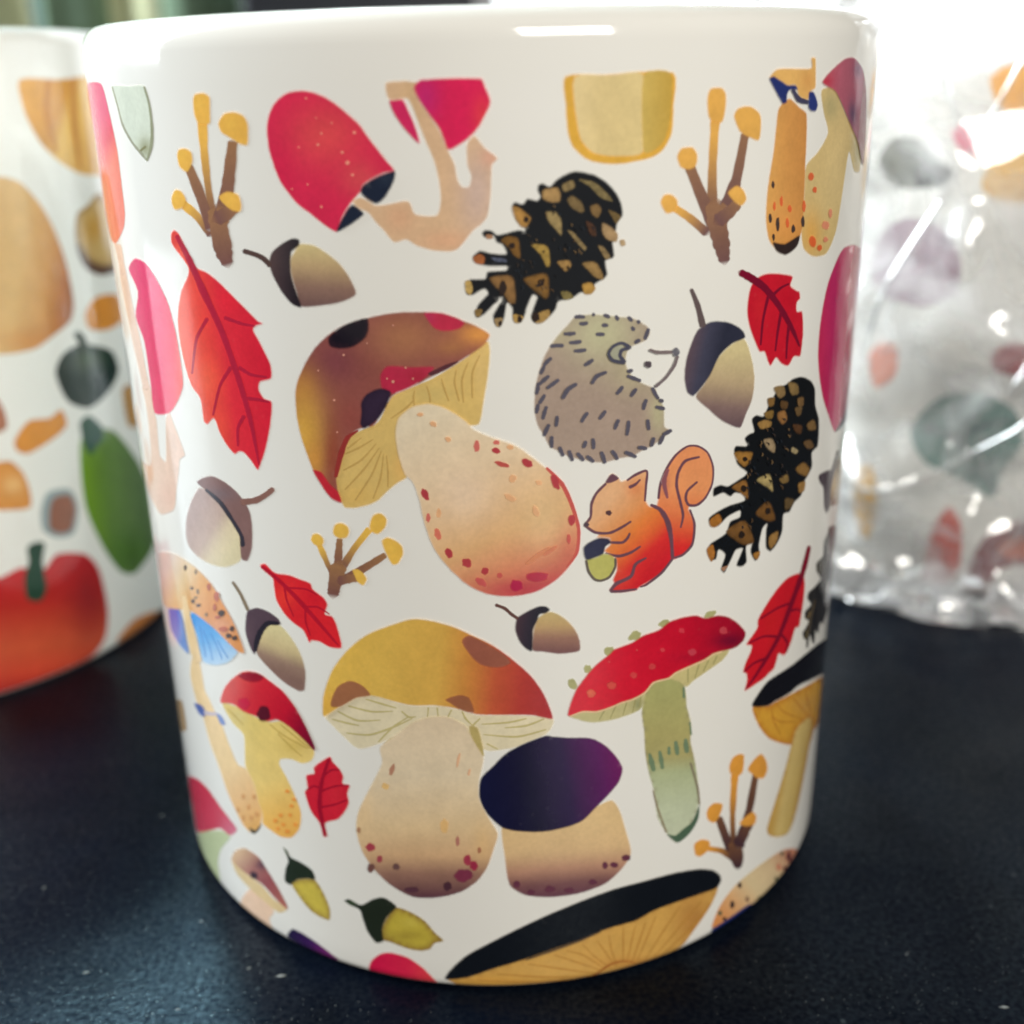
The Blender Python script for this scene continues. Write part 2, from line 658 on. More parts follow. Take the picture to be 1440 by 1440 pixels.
# ------------------------------------------------------------------ background things
BY = .62
M_KHAKI = plain('khaki_cloth', (.62, .64, .40), .9)
M_GREEN = plain('green_cloth', (.20, .30, .20), .9)
M_TEAL = plain('dark_teal_cloth', (.07, .12, .12), .9)
M_DARK = plain('dark_plastic', (.012, .014, .022), .45)
M_FRAME = plain('white_paint', (.72, .72, .72), .5)
M_WALL = plain('wall_paint', (.42, .42, .38), .8)

wall = box('wall', (-1.2, BY + .30, -.6), (1.4, BY + .34, 1.2), M_WALL)
tag(wall, kind='structure')

# striped curtain, folds in real depth; a stripe is a panel of cloth
cur = empty('curtain', (px_at(150, 20, BY)[0], BY, -.25))
tag(cur, 'khaki and green striped curtain hanging behind the mugs', 'curtain')
stripes = [(-330, -250, M_GREEN), (-250, -150, M_KHAKI), (-150, -60, M_GREEN), (-60, 42, M_KHAKI), (42, 68, M_TEAL), (68, 150, M_GREEN), (150, 232, M_KHAKI), (232, 345, M_GREEN)]
for (a, b, m) in stripes:
    xa, xb = px_at(a, 25, BY)[0] - cur.location.x, px_at(b, 25, BY)[0] - cur.location.x
    V, F = [], []
    nx = 14
    for j in range(2):
        for i in range(nx + 1):
            t = i / nx
            x = xa + (xb - xa) * t
            V.append((x, .010 * math.sin(x * 95 + 1.0) + .004 * math.sin(x * 210), [.0, .85][j]))
    for i in range(nx):
        F.append((i, i + 1, nx + 2 + i, nx + 1 + i))
    o = mesh_obj('cloth_panel', V, F, m, cur)
    so = o.modifiers.new('thickness', 'SOLIDIFY'); so.thickness = .0015

# dark screen between curtain and window
xa, xb = px_at(338, 8, .5)[0], px_at(668, 8, .5)[0]
zb = px_at(500, 13, .5)[2]
scr = empty('dark_screen', ((xa + xb) / 2, .5, zb))
tag(scr, 'black screen standing behind the rim of the mushroom mug', 'screen')
hw = (xb - xa) / 2
box('panel', (-hw, 0, -.10), (hw, .012, .20), M_DARK, scr, .003)
box('stand', (-.03, .004, -.34), (.03, .010, -.098), M_DARK, scr, .001)
box('foot', (-.09, -.05, -.352), (.09, .07, -.338), M_DARK, scr, .002)

# bright window on the right
mwin = bpy.data.materials.new('bright_daylight_pane')
mwin.use_nodes = True
ntw = mwin.node_tree
ntw.nodes.clear()
em = N(ntw, 'ShaderNodeEmission', i_Strength=2.6)
em.inputs[0].default_value = (.93, .97, 1.0, 1)
ow = N(ntw, 'ShaderNodeOutputMaterial')
ntw.links.new(em.outputs[0], ow.inputs[0])
wx0, wx1 = px_at(700, 10, BY)[0], px_at(1900, 10, BY)[0]
win = empty('window', ((wx0 + wx1) / 2, BY + .1, -.05))
tag(win, 'bright overexposed window behind the wrapped mug', 'window')
hw = (wx1 - wx0) / 2
box('pane', (-hw, .012, 0), (hw, .016, .75), mwin, win)
for sx in (-hw - .03, -.012, hw):
    box('frame_bar', (sx, -.01, -.03), (sx + .03, .01, .78), M_FRAME, win, .002)
box('sill', (-hw - .03, -.06, -.055), (hw + .03, .011, -.031), M_FRAME, win, .002)

# ------------------------------------------------------------------ mugs
# (positions on the table come from where their feet meet it)
main_root, MAIN = make_mug('mushroom_mug', 0, 0, .041, .09366,
                           'white ceramic mug printed with mushrooms, pinecones, acorns, a hedgehog and a squirrel')
left_root, LEFT = make_mug('pumpkin_mug', -.1015, .0575, .0425, .0958,
                           'white ceramic mug printed with pumpkins and green gourds beside the mushroom mug', handle_dir=120)
wrap_root, WRAP = make_mug('wrapped_mug', .0975, .0875, .041, .0937,
                           'white mug with faded autumn prints wrapped inside crinkled clear plastic', handle_dir=60)


# ------------------------------------------------------------------ print of the mushroom mug
def mm(name, label, x0=0, y0=0, sc=1.0):
    return Motif(MAIN, main_root, name, label, x0, y0, sc)


BEIGE, PINK, NAVY = (212, 176, 140), (214, 36, 80), (16, 28, 50)
RED, DRED = (202, 28, 46), (122, 16, 42)

# --- twin pink mushrooms on a forked stalk
m = mm('mushroom_print', 'printed pair of pink mushrooms on one forked beige stalk', 360, 100, 4.114)
m.at('stalk').fill("560,755 600,730 640,745 690,775 760,770 880,752 920,825 990,838 1050,830 1068,740 1055,620 1030,520 1000,450 950,330 900,200 870,160 770,165 755,66 940,66 930,140 1000,250 1060,340 1110,455 1150,540 1165,620 1190,668 1230,668 1245,610 1222,540 1220,420 1265,375 1320,440 1398,505 1365,545 1360,700 1335,850 1250,930 1160,1035 1040,1040 930,1010 870,975 800,990 745,930 690,870 650,820 590,790",
    {'c': BEIGE, 'b': [(1280, 700, 120, 260, (204, 178, 168), .8), (830, 850, 90, 90, (216, 165, 130), .7), (1100, 980, 150, 60, (222, 165, 130), .6), (1350, 500, 60, 60, (222, 160, 140), .6), (900, 140, 80, 200, (196, 162, 120), .6)]})
m.at('cap').fill("62,330 75,250 110,180 180,125 280,112 370,135 450,180 530,245 600,310 650,380 700,445 750,510 803,575 740,590 680,620 620,660 605,700 560,750 525,800 495,860 470,930 400,895 320,830 240,770 190,710 140,640 100,540 72,440",
    {'c': (212, 34, 76), 'b': [(400, 370, 230, 200, (224, 76, 78), .8), (600, 620, 120, 110, (218, 84, 84), .6), (150, 560, 80, 200, (205, 24, 70), .6)]})
for (x, y, r) in ((290, 157, 6), (570, 355, 9), (360, 425, 8), (500, 470, 8), (530, 530, 12), (560, 600, 8), (210, 682, 5), (380, 785, 7), (300, 655, 5), (380, 360, 6), (350, 270, 5), (440, 300, 5), (250, 440, 5)):
    m.dot(x, y, r, r, (238, 150, 130))
m.at('cap_underside').fill("605,690 625,655 690,615 750,590 805,577 805,620 780,680 745,735 700,768 650,745 615,715", {'c': NAVY, 'b': [(750, 620, 40, 30, (60, 75, 95), .35)]})
m.fill("468,930 490,870 530,800 560,772 600,795 628,825 590,860 540,895", NAVY)
m.at('second_cap').fill("915,90 960,48 1300,42 1335,110 1358,180 1320,270 1270,350 1210,405 1115,455 1085,390 1060,330 1000,250 940,160",
    {'c': (214, 28, 82), 'b': [(980, 150, 90, 150, (190, 34, 108), .9), (1310, 260, 60, 130, (226, 60, 70), .8)]})
m.fill("755,60 762,110 775,165 850,165 880,220 920,310 950,420 910,390 840,310 790,230 768,160", (206, 36, 92))

# --- mushroom cut off at the edge of the print
m = mm('mushroom_print', 'printed yellow mushroom stalk base cut off by the print edge', 480, 0, 3)
m.fill("945,322 1100,316 1400,305 1402,450 1395,560 1360,630 1310,665 1200,690 1120,692 1040,675 980,625 955,560 945,440", {'c': (218, 168, 66), 'e': (210, 150, 50), } if False else {'c': (218, 168, 66)})
m.at('face').fill("983,324 1130,318 1275,313 1275,640 1150,660 1060,645 1010,590 990,500", {'g': ((983, 400), (1275, 400), [(0, (224, 202, 150)), (.4, (214, 192, 138)), (1, (218, 196, 140))])})
m.fill("1275,313 1392,308 1388,500 1365,590 1320,635 1275,645", {'g': ((1275, 400), (1390, 400), [(0, (200, 172, 92)), (1, (190, 156, 70))])})

# --- coral fungi
def coral(label, x0, y0, sc, cb, co, strokes, heads):
    m = mm('coral_fungus_print', label, x0, y0, sc)
    for (pts, w, orange) in strokes:
        P = T(pts)
        if orange:
            m.line(pts, w, {'g': (tuple(P[0]), tuple(P[-1]), [(0, cb), (.35, tuple((np.array(cb) + np.array(co)) / 2)), (.8, co)])})
        else:
            m.line(pts, w, {'g': (tuple(P[0]), tuple(P[-1]), [(0, cb), (1, tuple(np.array(cb) * .7 + np.array(co) * .3))])})
    m.at('tip')
    for h in heads:
        P = T(h)
        m.fill(h, {'c': co, 'b': [(P[:, 0].mean() - 10, P[:, 1].mean() - 15, 25, 30, tuple(np.minimum(255, np.array(co) * 1.07)), .6)]})


CB, CO = (118, 80, 74), (230, 176, 78)
coral('printed branching coral fungus beside the large red leaf', 0, 0, 3, CB, CO,
      [("905,930 880,800 862,640 853,500", (25, 30, 34, 42), 1), ("890,985 830,910 765,855", (40, 36, 36), 1), ("890,960 840,810 795,700", (46, 44, 36), 0),
       ("945,900 965,760 982,600", (72, 54, 40), 0), ("960,1110 945,1060 925,960 925,890", (50, 74, 80, 92), 0), ("920,920 960,900 1000,870", (60, 60, 40), 0)],
      ["815,420 825,395 860,392 885,410 888,470 885,522 840,522 820,480", "922,520 945,480 990,472 1030,490 1047,530 1045,612 1010,605 960,575 935,560",
       "748,660 755,630 785,625 810,645 812,690 790,725 760,705", "725,830 740,800 765,805 785,840 775,875 740,885 727,860", "925,830 960,808 1005,820 1020,860 1015,892 985,890 950,865"])
coral('printed branching coral fungus beside the twin orange mushrooms', 960, 0, 3, (112, 80, 78), (222, 168, 82),
      [("125,900 125,720 137,500", (44, 38, 40), 1), ("100,980 30,920 -45,870", (40, 36, 34), 1), ("130,950 80,830 28,700", (56, 50, 42), 0),
       ("185,870 225,760 262,570", (60, 46, 36), 0), ("175,1100 165,1040 145,940 140,870", (44, 68, 84, 96), 0), ("150,930 190,900 230,860", (60, 55, 40), 0)],
      ["105,400 120,372 165,370 182,395 180,460 165,515 115,505 103,450", "215,490 235,455 285,448 325,480 330,530 320,592 280,580 240,555",
       "-25,660 -5,625 40,620 62,655 55,700 25,715 -10,705", "-95,855 -80,822 -45,820 -22,850 -35,890 -70,900", "190,812 225,783 255,800 268,840 245,868 210,845"])
coral('printed small coral fungus under the brown capped mushroom', 420, 700, 5.143, (122, 82, 74), (228, 182, 80),
      [("235,540 185,420 140,320", (30, 44, 40), 1), ("285,520 288,430 297,300", (66, 60, 44), 0), ("320,500 400,370 510,230", (60, 50, 56), 1),
       ("330,590 480,505 625,415", (64, 62, 46), 0), ("250,695 265,610 290,500", (84, 98, 118), 0), ("300,600 360,585 420,575", (70, 70, 60), 0)],
      ["88,300 105,262 140,258 178,290 180,330 150,352 110,335", "248,240 265,192 310,180 355,205 368,250 345,290 290,292 258,270", "512,205 535,130 590,108 638,150 628,215 575,262 530,245",
       "600,310 640,285 700,305 750,350 757,410 720,475 680,482 640,420", "390,520 430,515 470,545 495,590 470,632 430,610 410,570"])
coral('printed dark coral fungus beside the thin yellow stalk', 900, 980, 4.114, (66, 44, 52), (216, 150, 62),
      [("540,870 535,680 548,450", (36, 32, 44), 1), ("540,930 470,890 375,875", (50, 36, 30), 1), ("520,880 455,700", (54, 42), 0),
       ("570,860 625,680 668,450", (66, 46, 34), 0), ("565,985 560,930 545,850", (42, 76, 86), 0), ("565,850 600,790 640,720", (66, 60, 40), 0)],
      ["515,400 535,350 575,328 600,335 600,390 590,440 550,467 520,440", "622,420 650,370 700,328 730,370 736,420 716,467 680,472 650,450", "383,680 395,640 430,612 477,620 462,680 430,727 395,715",
       "313,850 355,823 400,833 398,880 350,922 318,912", "572,732 610,690 650,663 672,690 660,737 610,747"])

# --- twin orange mushrooms with blue ring (right)
m = mm('mushroom_print', 'printed orange mushroom with torn blue ring beside mauve capped one', 960, 0, 3)
m.at('second_stalk').fill("585,380 640,368 665,430 700,510 735,540 750,620 745,725 722,722 702,640 690,700 668,850 645,980 605,1070 550,1082 510,1050 500,980 512,830 520,700 570,640 612,560 595,480",
    {'c': (206, 180, 122), 'b': [(540, 980, 50, 110, (216, 160, 74), .8), (740, 640, 30, 90, (150, 140, 90), .8), (625, 450, 40, 70, (150, 146, 104), .6), (640, 700, 40, 150, (214, 188, 130), .8)]})
m.at('stalk').fill("405,455 450,415 490,450 522,480 522,600 517,700 512,830 505,950 490,1010 440,1068 400,1060 362,1010 350,920 358,790 382,640 395,520",
    {'g': ((350, 700), (520, 700), [(0, (216, 160, 86)), (.5, (206, 146, 76)), (1, (196, 134, 66))]), 'b': [(430, 950, 60, 90, (224, 150, 76), .6)]})
m.fill("380,1022 430,1028 492,992 482,1040 435,1076 395,1060", (48, 36, 34))
for (x, y, rx, ry, c) in ((380, 780, 7, 16, 0), (368, 920, 8, 20, 0), (400, 945, 9, 30, 0), (465, 965, 8, 18, 0), (506, 935, 8, 24, 0), (415, 850, 7, 22, 1), (450, 880, 8, 16, 1), (385, 870, 6, 18, 1), (440, 940, 7, 20, 1), (510, 870, 7, 26, 1), (382, 1000, 6, 16, 0),
                          (540, 745, 12, 18, 1), (555, 800, 9, 14, 1), (600, 950, 14, 20, 2), (545, 1020, 14, 24, 1), (575, 1045, 10, 14, 1), (620, 900, 8, 20, 2), (600, 1010, 10, 12, 2)):
    m.dot(x, y, rx, ry, [(62, 48, 44), (212, 96, 50), (214, 136, 104)][c])
m.view(1060, 70, 8)
m.at('cap').fill("165,315 255,218 420,208 640,205 640,92 685,88 690,205 685,430 630,470 600,560 560,560 500,520 460,400 370,405 300,360 230,325", {'c': (220, 172, 98), 'b': [(600, 350, 90, 140, (214, 154, 84), .8)]})
m.at('ring').fill("165,325 215,300 300,350 370,395 460,398 485,450 400,455 370,500 362,590 315,607 270,530 215,430", (24, 40, 104))
m.line("430,450 500,560 600,590", (40, 66, 50), (58, 56, 84))
m.fill("612,475 660,470 695,540 712,620 690,688 640,692 605,650 603,560", (22, 42, 112))
m.view(960, 0, 3)
m.at('second_cap').fill("585,345 620,300 680,248 720,243 755,290 770,380 769,540 757,700 735,600 705,530 672,450 640,385 600,362",
    {'g': ((590, 400), (770, 420), [(0, (190, 70, 90)), (.35, (172, 84, 104)), (.8, (156, 74, 96)), (1, (112, 36, 54))]), 'b': [(735, 290, 22, 40, (92, 66, 100), .7), (712, 480, 20, 60, (80, 60, 92), .9), (604, 345, 24, 20, (186, 30, 60), .8)]})

# --- pinecones
DK = (20, 22, 27)
m = mm('pinecone_print', 'printed dark pinecone above the hedgehog', 640, 230, 6)
m.fill("700,180 740,165 800,190 850,140 920,95 1000,65 1080,70 1180,95 1270,150 1340,220 1390,300 1415,400 1410,450 1370,490 1360,560 1330,640 1345,770 1330,800 1270,820 1285,930 1260,970 1180,1020 1150,1090 1060,1090 1000,1130 930,1150 870,1170 850,1230 800,1290 740,1340 680,1350 640,1310 650,1240 690,1130 655,1110 605,1220 580,1310 530,1350 485,1320 480,1220 440,1180 420,1290 380,1380 335,1360 320,1280 390,1150 330,1190 250,1270 190,1300 165,1260 200,1180 275,1100 250,1060 200,1080 150,1110 95,1100 80,1010 130,975 250,970 270,915 330,905 430,898 435,868 300,868 200,850 150,820 150,780 210,735 310,755 430,760 400,690 350,665 320,610 250,625 225,590 250,560 310,565 360,600 520,560 590,560 540,520 490,430 475,370 500,325 570,340 610,295 690,310 715,280 695,230", {'c': DK, 'b': [(850, 700, 500, 500, (22, 26, 30), .5)]})
m.at('scale')
SC1 = ["740,225 860,200 890,260 880,320 800,325 735,290|190,152,98", "900,180 990,140 1010,200 920,240|150,128,86", "1030,130 1180,160 1300,270 1330,320 1230,290 1130,190|150,132,88", "945,300 990,270 1070,330 1090,400 1060,415 980,370|142,118,78",
       "1140,360 1200,340 1235,390 1200,460 1150,420|142,112,70", "1290,390 1370,420 1400,450 1360,510 1320,450|132,108,66", "765,410 850,410 895,480 895,610 850,560 790,490|176,152,102", "945,560 1000,580 1060,650 1110,710 1090,735 1020,660|168,144,98",
       "480,360 540,370 600,420 640,460 600,540 550,530 500,450|198,148,78", "640,680 780,700 800,860 770,870 720,770|188,154,78", "385,650 440,610 530,630 550,800 500,780 450,710|138,98,46", "150,790 210,760 250,790 240,850 170,840|190,112,62",
       "260,600 310,600 320,630 270,635|190,140,104", "860,825 960,815 980,860 930,910 880,860|176,138,82", "1070,840 1180,830 1240,920 1250,980 1180,960 1120,900|168,134,82", "1070,1020 1140,1000 1185,1050 1150,1100 1090,1100|192,148,74",
       "575,970 770,930 790,1110 760,1140 680,1080 620,1030|144,104,52", "290,960 480,950 510,1170 460,1180 400,1090 330,1030|154,114,68", "85,990 130,985 150,1060 130,1110 90,1080|202,168,98", "485,1270 580,1290 550,1340 500,1340|190,152,84",
       "650,1300 720,1250 790,1230 800,1280 740,1340 680,1345|190,152,88", "1240,500 1290,520 1370,590 1360,660 1280,640 1240,580|192,158,114", "1200,690 1250,700 1310,790 1270,810|152,128,88", "890,1080 960,1080 1000,1130 920,1150|132,118,72",
       "1385,645 1425,640 1435,685 1400,695|202,172,132", "330,1310 400,1300 390,1360 350,1375|180,150,104", "165,1230 230,1230 210,1290 175,1290|152,122,72", "1100,480 1170,520 1190,610 1140,600|84,56,40", "300,790 420,800 440,830 340,825|86,92,112"]


def scales(m, items):
    for it in items:
        p, c = it.split('|')
        c = tuple(int(v) for v in c.split(','))
        P = T(p)
        sz = P.max(0) - P.min(0)
        m.fill(p, {'c': c, 'e': (tuple(np.array(c) * .55), max(14, sz.min() * .30), .8), 'b': [(P[:, 0].mean(), P[:, 1].mean(), sz[0] * .22, sz[1] * .22, tuple(np.array(c) * .8), .7)]})


scales(m, SC1)
for (x, y, rx, ry) in ((480, 690, 26, 28), (400, 1050, 34, 62), (720, 1005, 28, 34), (600, 470, 24, 26), (545, 1310, 22, 30), (680, 1290, 34, 40), (380, 1345, 18, 20)):
    m.dot(x, y, rx, ry, (44, 32, 28))
PT1 = (m, (820, 700), 360, 520, .62)
m = mm('pinecone_print', 'printed dark pinecone to the right of the squirrel', 960, 480, 3)
m.fill("460,160 500,148 540,165 558,200 560,270 575,330 570,440 545,470 545,530 510,600 500,650 470,680 450,720 425,730 420,800 400,850 370,887 350,870 350,800 355,770 337,790 322,860 325,900 305,927 285,890 290,850 268,865 270,930 250,950 225,945 252,875 225,880 200,930 175,977 160,960 178,900 152,880 140,920 115,920 100,880 120,850 180,810 200,760 240,740 240,715 190,740 150,780 115,780 110,745 150,715 200,690 260,670 250,645 220,640 200,655 170,640 130,655 130,620 160,605 190,610 240,580 270,555 230,520 215,460 225,440 270,440 260,410 280,390 300,380 290,330 310,310 340,315 370,250 410,195 445,175", (18, 20, 22))
m.view(980, 570, 6).at('scale')
scales(m, ["510,150 580,120 630,140 620,180 540,200|166,128,72", "680,60 740,40 760,120 720,160 680,110|152,108,62", "560,290 630,280 660,340 650,400 590,360|176,152,118", "310,400 390,390 470,400 440,480 400,520 340,470|170,122,58", "500,630 610,580 640,730 590,690|190,168,112",
           "290,690 410,630 430,790 360,740|150,104,52", "830,530 900,480 950,540 920,600 850,570|152,114,62", "690,620 760,580 770,640 720,660|140,112,66", "490,910 600,810 660,960 600,980|122,84,42", "240,1060 400,970 480,1150 400,1180 310,1130|126,88,46", "100,970 180,910 210,980 150,1030 110,1020|176,114,48",
           "80,1210 130,1170 150,1260 120,1320 90,1270|182,118,52", "610,1100 680,1060 670,1150 620,1210 600,1170|162,122,68", "470,1250 530,1230 510,1300 480,1290|170,118,54", "200,1370 260,1350 220,1400|190,142,112", "800,350 850,380 830,410 790,390|180,162,122", "850,660 910,640 900,720 860,740|162,122,68",
           "920,160 980,120 1000,200 940,210|132,102,62", "740,780 820,800 780,870 740,880|102,82,52", "820,20 880,10 870,80 840,90|112,88,56", "560,60 640,40 630,110 580,110|132,102,52", "800,160 880,170 870,240 830,230|92,62,38", "890,310 950,290 980,350 930,370|120,92,60",
           "640,-150 720,-170 740,-90 690,-60|150,122,80", "760,-200 840,-180 850,-100 790,-90|138,112,70", "590,-60 650,-70 640,0 600,10|128,96,52", "840,-60 890,-70 890,0 850,10|120,92,58", "700,-40 760,-30 750,30 700,20|96,70,42"])
for (x, y, rx, ry) in ((390, 700, 24, 30), (590, 890, 24, 30), (370, 1090, 26, 34), (400, 450, 20, 22)):
    m.dot(x, y, rx, ry, (40, 30, 24))
PT2 = (m, (560, 560), 210, 640, .34)
m = mm('pinecone_print', 'printed narrow pinecone at the right edge of the mug', 1030, 740, 6)
m.fill("820,0 905,0 885,200 855,420 822,560 800,700 760,832 742,810 720,912 702,880 690,992 670,980 652,920 635,1032 620,1020 620,960 600,952 590,900 620,850 640,800 610,780 610,720 660,660 630,612 640,560 700,500 740,440 708,380 708,310 760,250 770,140 800,60", {'c': (46, 44, 44), 'b': [(850, 150, 50, 160, (104, 100, 106), .7), (740, 330, 40, 60, (88, 80, 60), .6)]})
for (p, c) in (("790,120 800,260 780,420 740,600", (28, 28, 30)), ("840,180 820,420 780,640", (84, 80, 84)), ("700,620 660,760 640,900", (92, 80, 62)), ("730,520 700,680 690,840", (28, 26, 28)), ("650,720 640,760 625,770", (110, 92, 60)), ("620,880 625,920 610,940", (104, 92, 62))):
    m.line(p, 16, c)

rp = random.Random(5)
for (pm, (cx_, cy_), ra_, rb_, rot_) in (PT1, PT2):
    pm.at('scale')
    for k in range(46):
        a_, q_ = rp.uniform(0, 6.28), math.sqrt(rp.random()) * .8
        ex, ey = ra_ * q_ * math.cos(a_), rb_ * q_ * math.sin(a_)
        x_, y_ = cx_ + ex * math.cos(rot_) - ey * math.sin(rot_), cy_ + ex * math.sin(rot_) + ey * math.cos(rot_)
        d_ = rp.uniform(.3, 1.4)
        L_ = rp.uniform(18, 42)
        cc_ = rp.choice([(58, 48, 42), (86, 66, 46), (34, 40, 48), (112, 90, 62), (20, 20, 24)])
        pm.line([(x_, y_), (x_ + L_ * .6 * math.cos(d_), y_ + L_ * .6 * math.sin(d_)), (x_ + L_ * math.cos(d_ + .4), y_ + L_ * math.sin(d_ + .4))], (6, 12, 4), cc_)

# --- acorns
def acorn(label, x0, y0, sc, nut, nspec, cap, cspec, stem=None, sw=None, scol=(86, 62, 58), edge=None):
    m = mm('acorn_print', label, x0, y0, sc)
    m.at('nut').fill(nut, nspec)
    m.at('cap').fill(cap, cspec)
    if edge:
        m.line(edge[0], edge[1], edge[2])
    if stem:
        m.at('stem').line(stem, sw, scol)
    return m


acorn('printed brown acorn below the large pink mushroom cap', 360, 100, 4.114,
      "255,1000 330,1005 400,1045 480,1110 540,1190 580,1290 500,1335 400,1355 260,1362 235,1280 205,1180 200,1090 225,1040", {'g': ((380, 1010), (360, 1350), [(0, (208, 188, 134)), (.35, (184, 156, 116)), (.7, (140, 108, 94)), (1, (112, 84, 80))])},
      "185,975 220,965 250,975 250,1010 205,1050 205,1180 235,1280 264,1367 210,1350 150,1280 100,1190 75,1110 90,1050 130,1010", {'g': ((80, 1150), (230, 1150), [(0, (84, 66, 66)), (.5, (62, 50, 54)), (1, (38, 32, 38))])},
      "80,1122 45,1085 0,1062 -70,1040", (32, 30, 30, 28), (84, 64, 60))
acorn('printed slate capped acorn beside the hedgehog', 0, 0, 1,
      "990,540 1000,520 1012,500 1030,483 1047,477 1056,500 1061,530 1058,560 1048,585 1040,602 1015,592 995,575 978,558", {'g': ((1030, 490), (1020, 600), [(0, (206, 190, 142)), (.45, (178, 156, 124)), (.75, (128, 104, 100)), (1, (98, 78, 84))])},
      "962,530 966,500 980,465 1000,452 1025,453 1043,463 1048,475 1030,483 1012,500 1000,525 990,540 975,557 966,552", {'g': ((965, 500), (1010, 510), [(0, (94, 76, 84)), (.5, (66, 66, 84)), (1, (44, 46, 62))])},
      "972,407 981,430 988,458", (6, 8, 10), (96, 82, 82))
acorn('printed pale acorn with curved stem below the large red leaf', 160, 540, 6,
      "715,880 770,890 860,960 940,1060 1010,1170 1070,1280 1080,1440 1060,1500 950,1545 850,1530 740,1480 640,1380 610,1290 610,1150 650,1000", {'g': ((640, 1180), (1000, 1400), [(0, (176, 150, 142)), (.45, (190, 164, 150)), (.7, (214, 196, 164)), (1, (216, 202, 164))])},
      "700,830 750,790 830,775 930,820 1030,900 1110,1000 1150,1080 1170,1200 1168,1380 1130,1490 1080,1480 1065,1350 1060,1280 1010,1170 940,1060 860,960 770,890", {'c': (130, 98, 94), 'b': [(900, 930, 160, 60, (116, 100, 104), .7)]},
      "1085,995 1200,980 1290,930 1345,885", (56, 56, 50, 46), (136, 98, 88), ("780,893 900,1000 990,1130 1078,1280 1090,1365", (24, 38, 34, 34, 40), (54, 50, 60)))
acorn('printed small acorn above the red spotted cap', 680, 820, 9,
      "640,560 700,430 840,360 960,400 1090,500 1180,620 1220,740 1220,850 1100,885 940,895 760,870 620,850 620,700", {'g': ((860, 380), (860, 880), [(0, (194, 170, 114)), (.3, (190, 158, 110)), (.6, (152, 112, 94)), (1, (118, 80, 80))])},
      "430,430 560,350 700,290 790,290 840,335 790,380 710,400 680,480 630,580 625,720 610,860 520,820 440,720 400,600 405,500", {'g': ((410, 560), (650, 600), [(0, (74, 54, 62)), (.5, (52, 42, 54)), (1, (32, 28, 40))])},
      "155,275 270,320 350,390 430,445", 44, (98, 66, 60))
acorn('printed acorn with long thin stem beside the small red leaf', 220, 760, 6,
      "880,760 960,700 1050,720 1130,810 1200,920 1240,1020 1260,1120 1250,1260 1200,1270 1080,1200 960,1090 850,960 850,850", {'g': ((1100, 780), (980, 1100), [(0, (216, 202, 152)), (.4, (200, 180, 136)), (.7, (150, 122, 106)), (1, (134, 104, 94))])},
      "770,590 850,565 950,600 1030,660 1050,710 960,700 890,760 850,850 830,962 790,900 750,770 755,650", {'c': (84, 66, 76), 'b': [(780, 760, 50, 120, (100, 78, 86), .6)]},
      "645,350 710,450 772,585", (24, 28, 30), (128, 112, 90), ("1030,700 940,700 880,770 850,850 835,930", (30, 44, 50, 46, 30), (42, 38, 48)))
acorn('printed acorn half turned out of sight at the right edge', 980, 570, 6,
      "1180,480 1225,420 1230,520 1210,760 1180,830 1130,850 1130,700 1150,600", {'g': ((1170, 520), (1170, 840), [(0, (150, 124, 96)), (.5, (186, 156, 110)), (1, (130, 98, 84))])},
      "1025,590 1090,550 1130,540 1180,380 1197,380 1180,500 1150,600 1130,700 1120,850 1090,912 1070,850 1065,700 1035,650", (64, 48, 58))
acorn('printed green capped acorn with short yellow nut', 300, 1160, 4.235,
      "465,350 500,325 560,318 610,330 660,410 695,500 692,565 640,550 580,510 520,440", {'c': (202, 182, 76), 'e': (146, 112, 60), 'b': []} if False else {'c': (204, 184, 78), 'e': ((140, 108, 60), 34, .9)},
      "415,130 440,150 460,190 520,220 590,270 607,325 560,320 500,327 460,357 425,330 430,260 445,210", {'c': (36, 46, 34), 'b': [(430, 160, 20, 30, (80, 96, 64), .7)]})
acorn('printed green capped acorn with plump yellow nut', 300, 1160, 4.235,
      "1005,610 1040,540 1090,490 1180,520 1260,570 1320,640 1372,690 1320,705 1290,740 1230,750 1150,735 1060,700 1005,680", {'c': (192, 172, 66), 'e': ((130, 94, 52), 40, .95), 'b': [(1150, 660, 120, 30, (150, 128, 52), .6), (1180, 580, 60, 30, (206, 188, 84), .7)]},
      "780,450 810,440 880,475 950,440 1010,430 1060,455 1092,490 1035,550 1008,620 1014,690 970,702 920,640 890,560 870,505 810,475", {'c': (34, 42, 32), 'b': [(830, 460, 40, 20, (62, 84, 52), .7)]})

# --- red leaves
def leaf(label, x0, y0, sc, blade, bspec, rib, rw, veins, vw, dark=(168, 28, 52)):
    m = mm('leaf_print', label, x0, y0, sc)
    m.at('blade').fill(blade, bspec)
    m.at('rib')
    for v in veins:
        n = len(T(v))
        m.line(v, list(np.linspace(vw, vw * .5, n)), dark)
    m.line(rib, rw, dark)
    return m


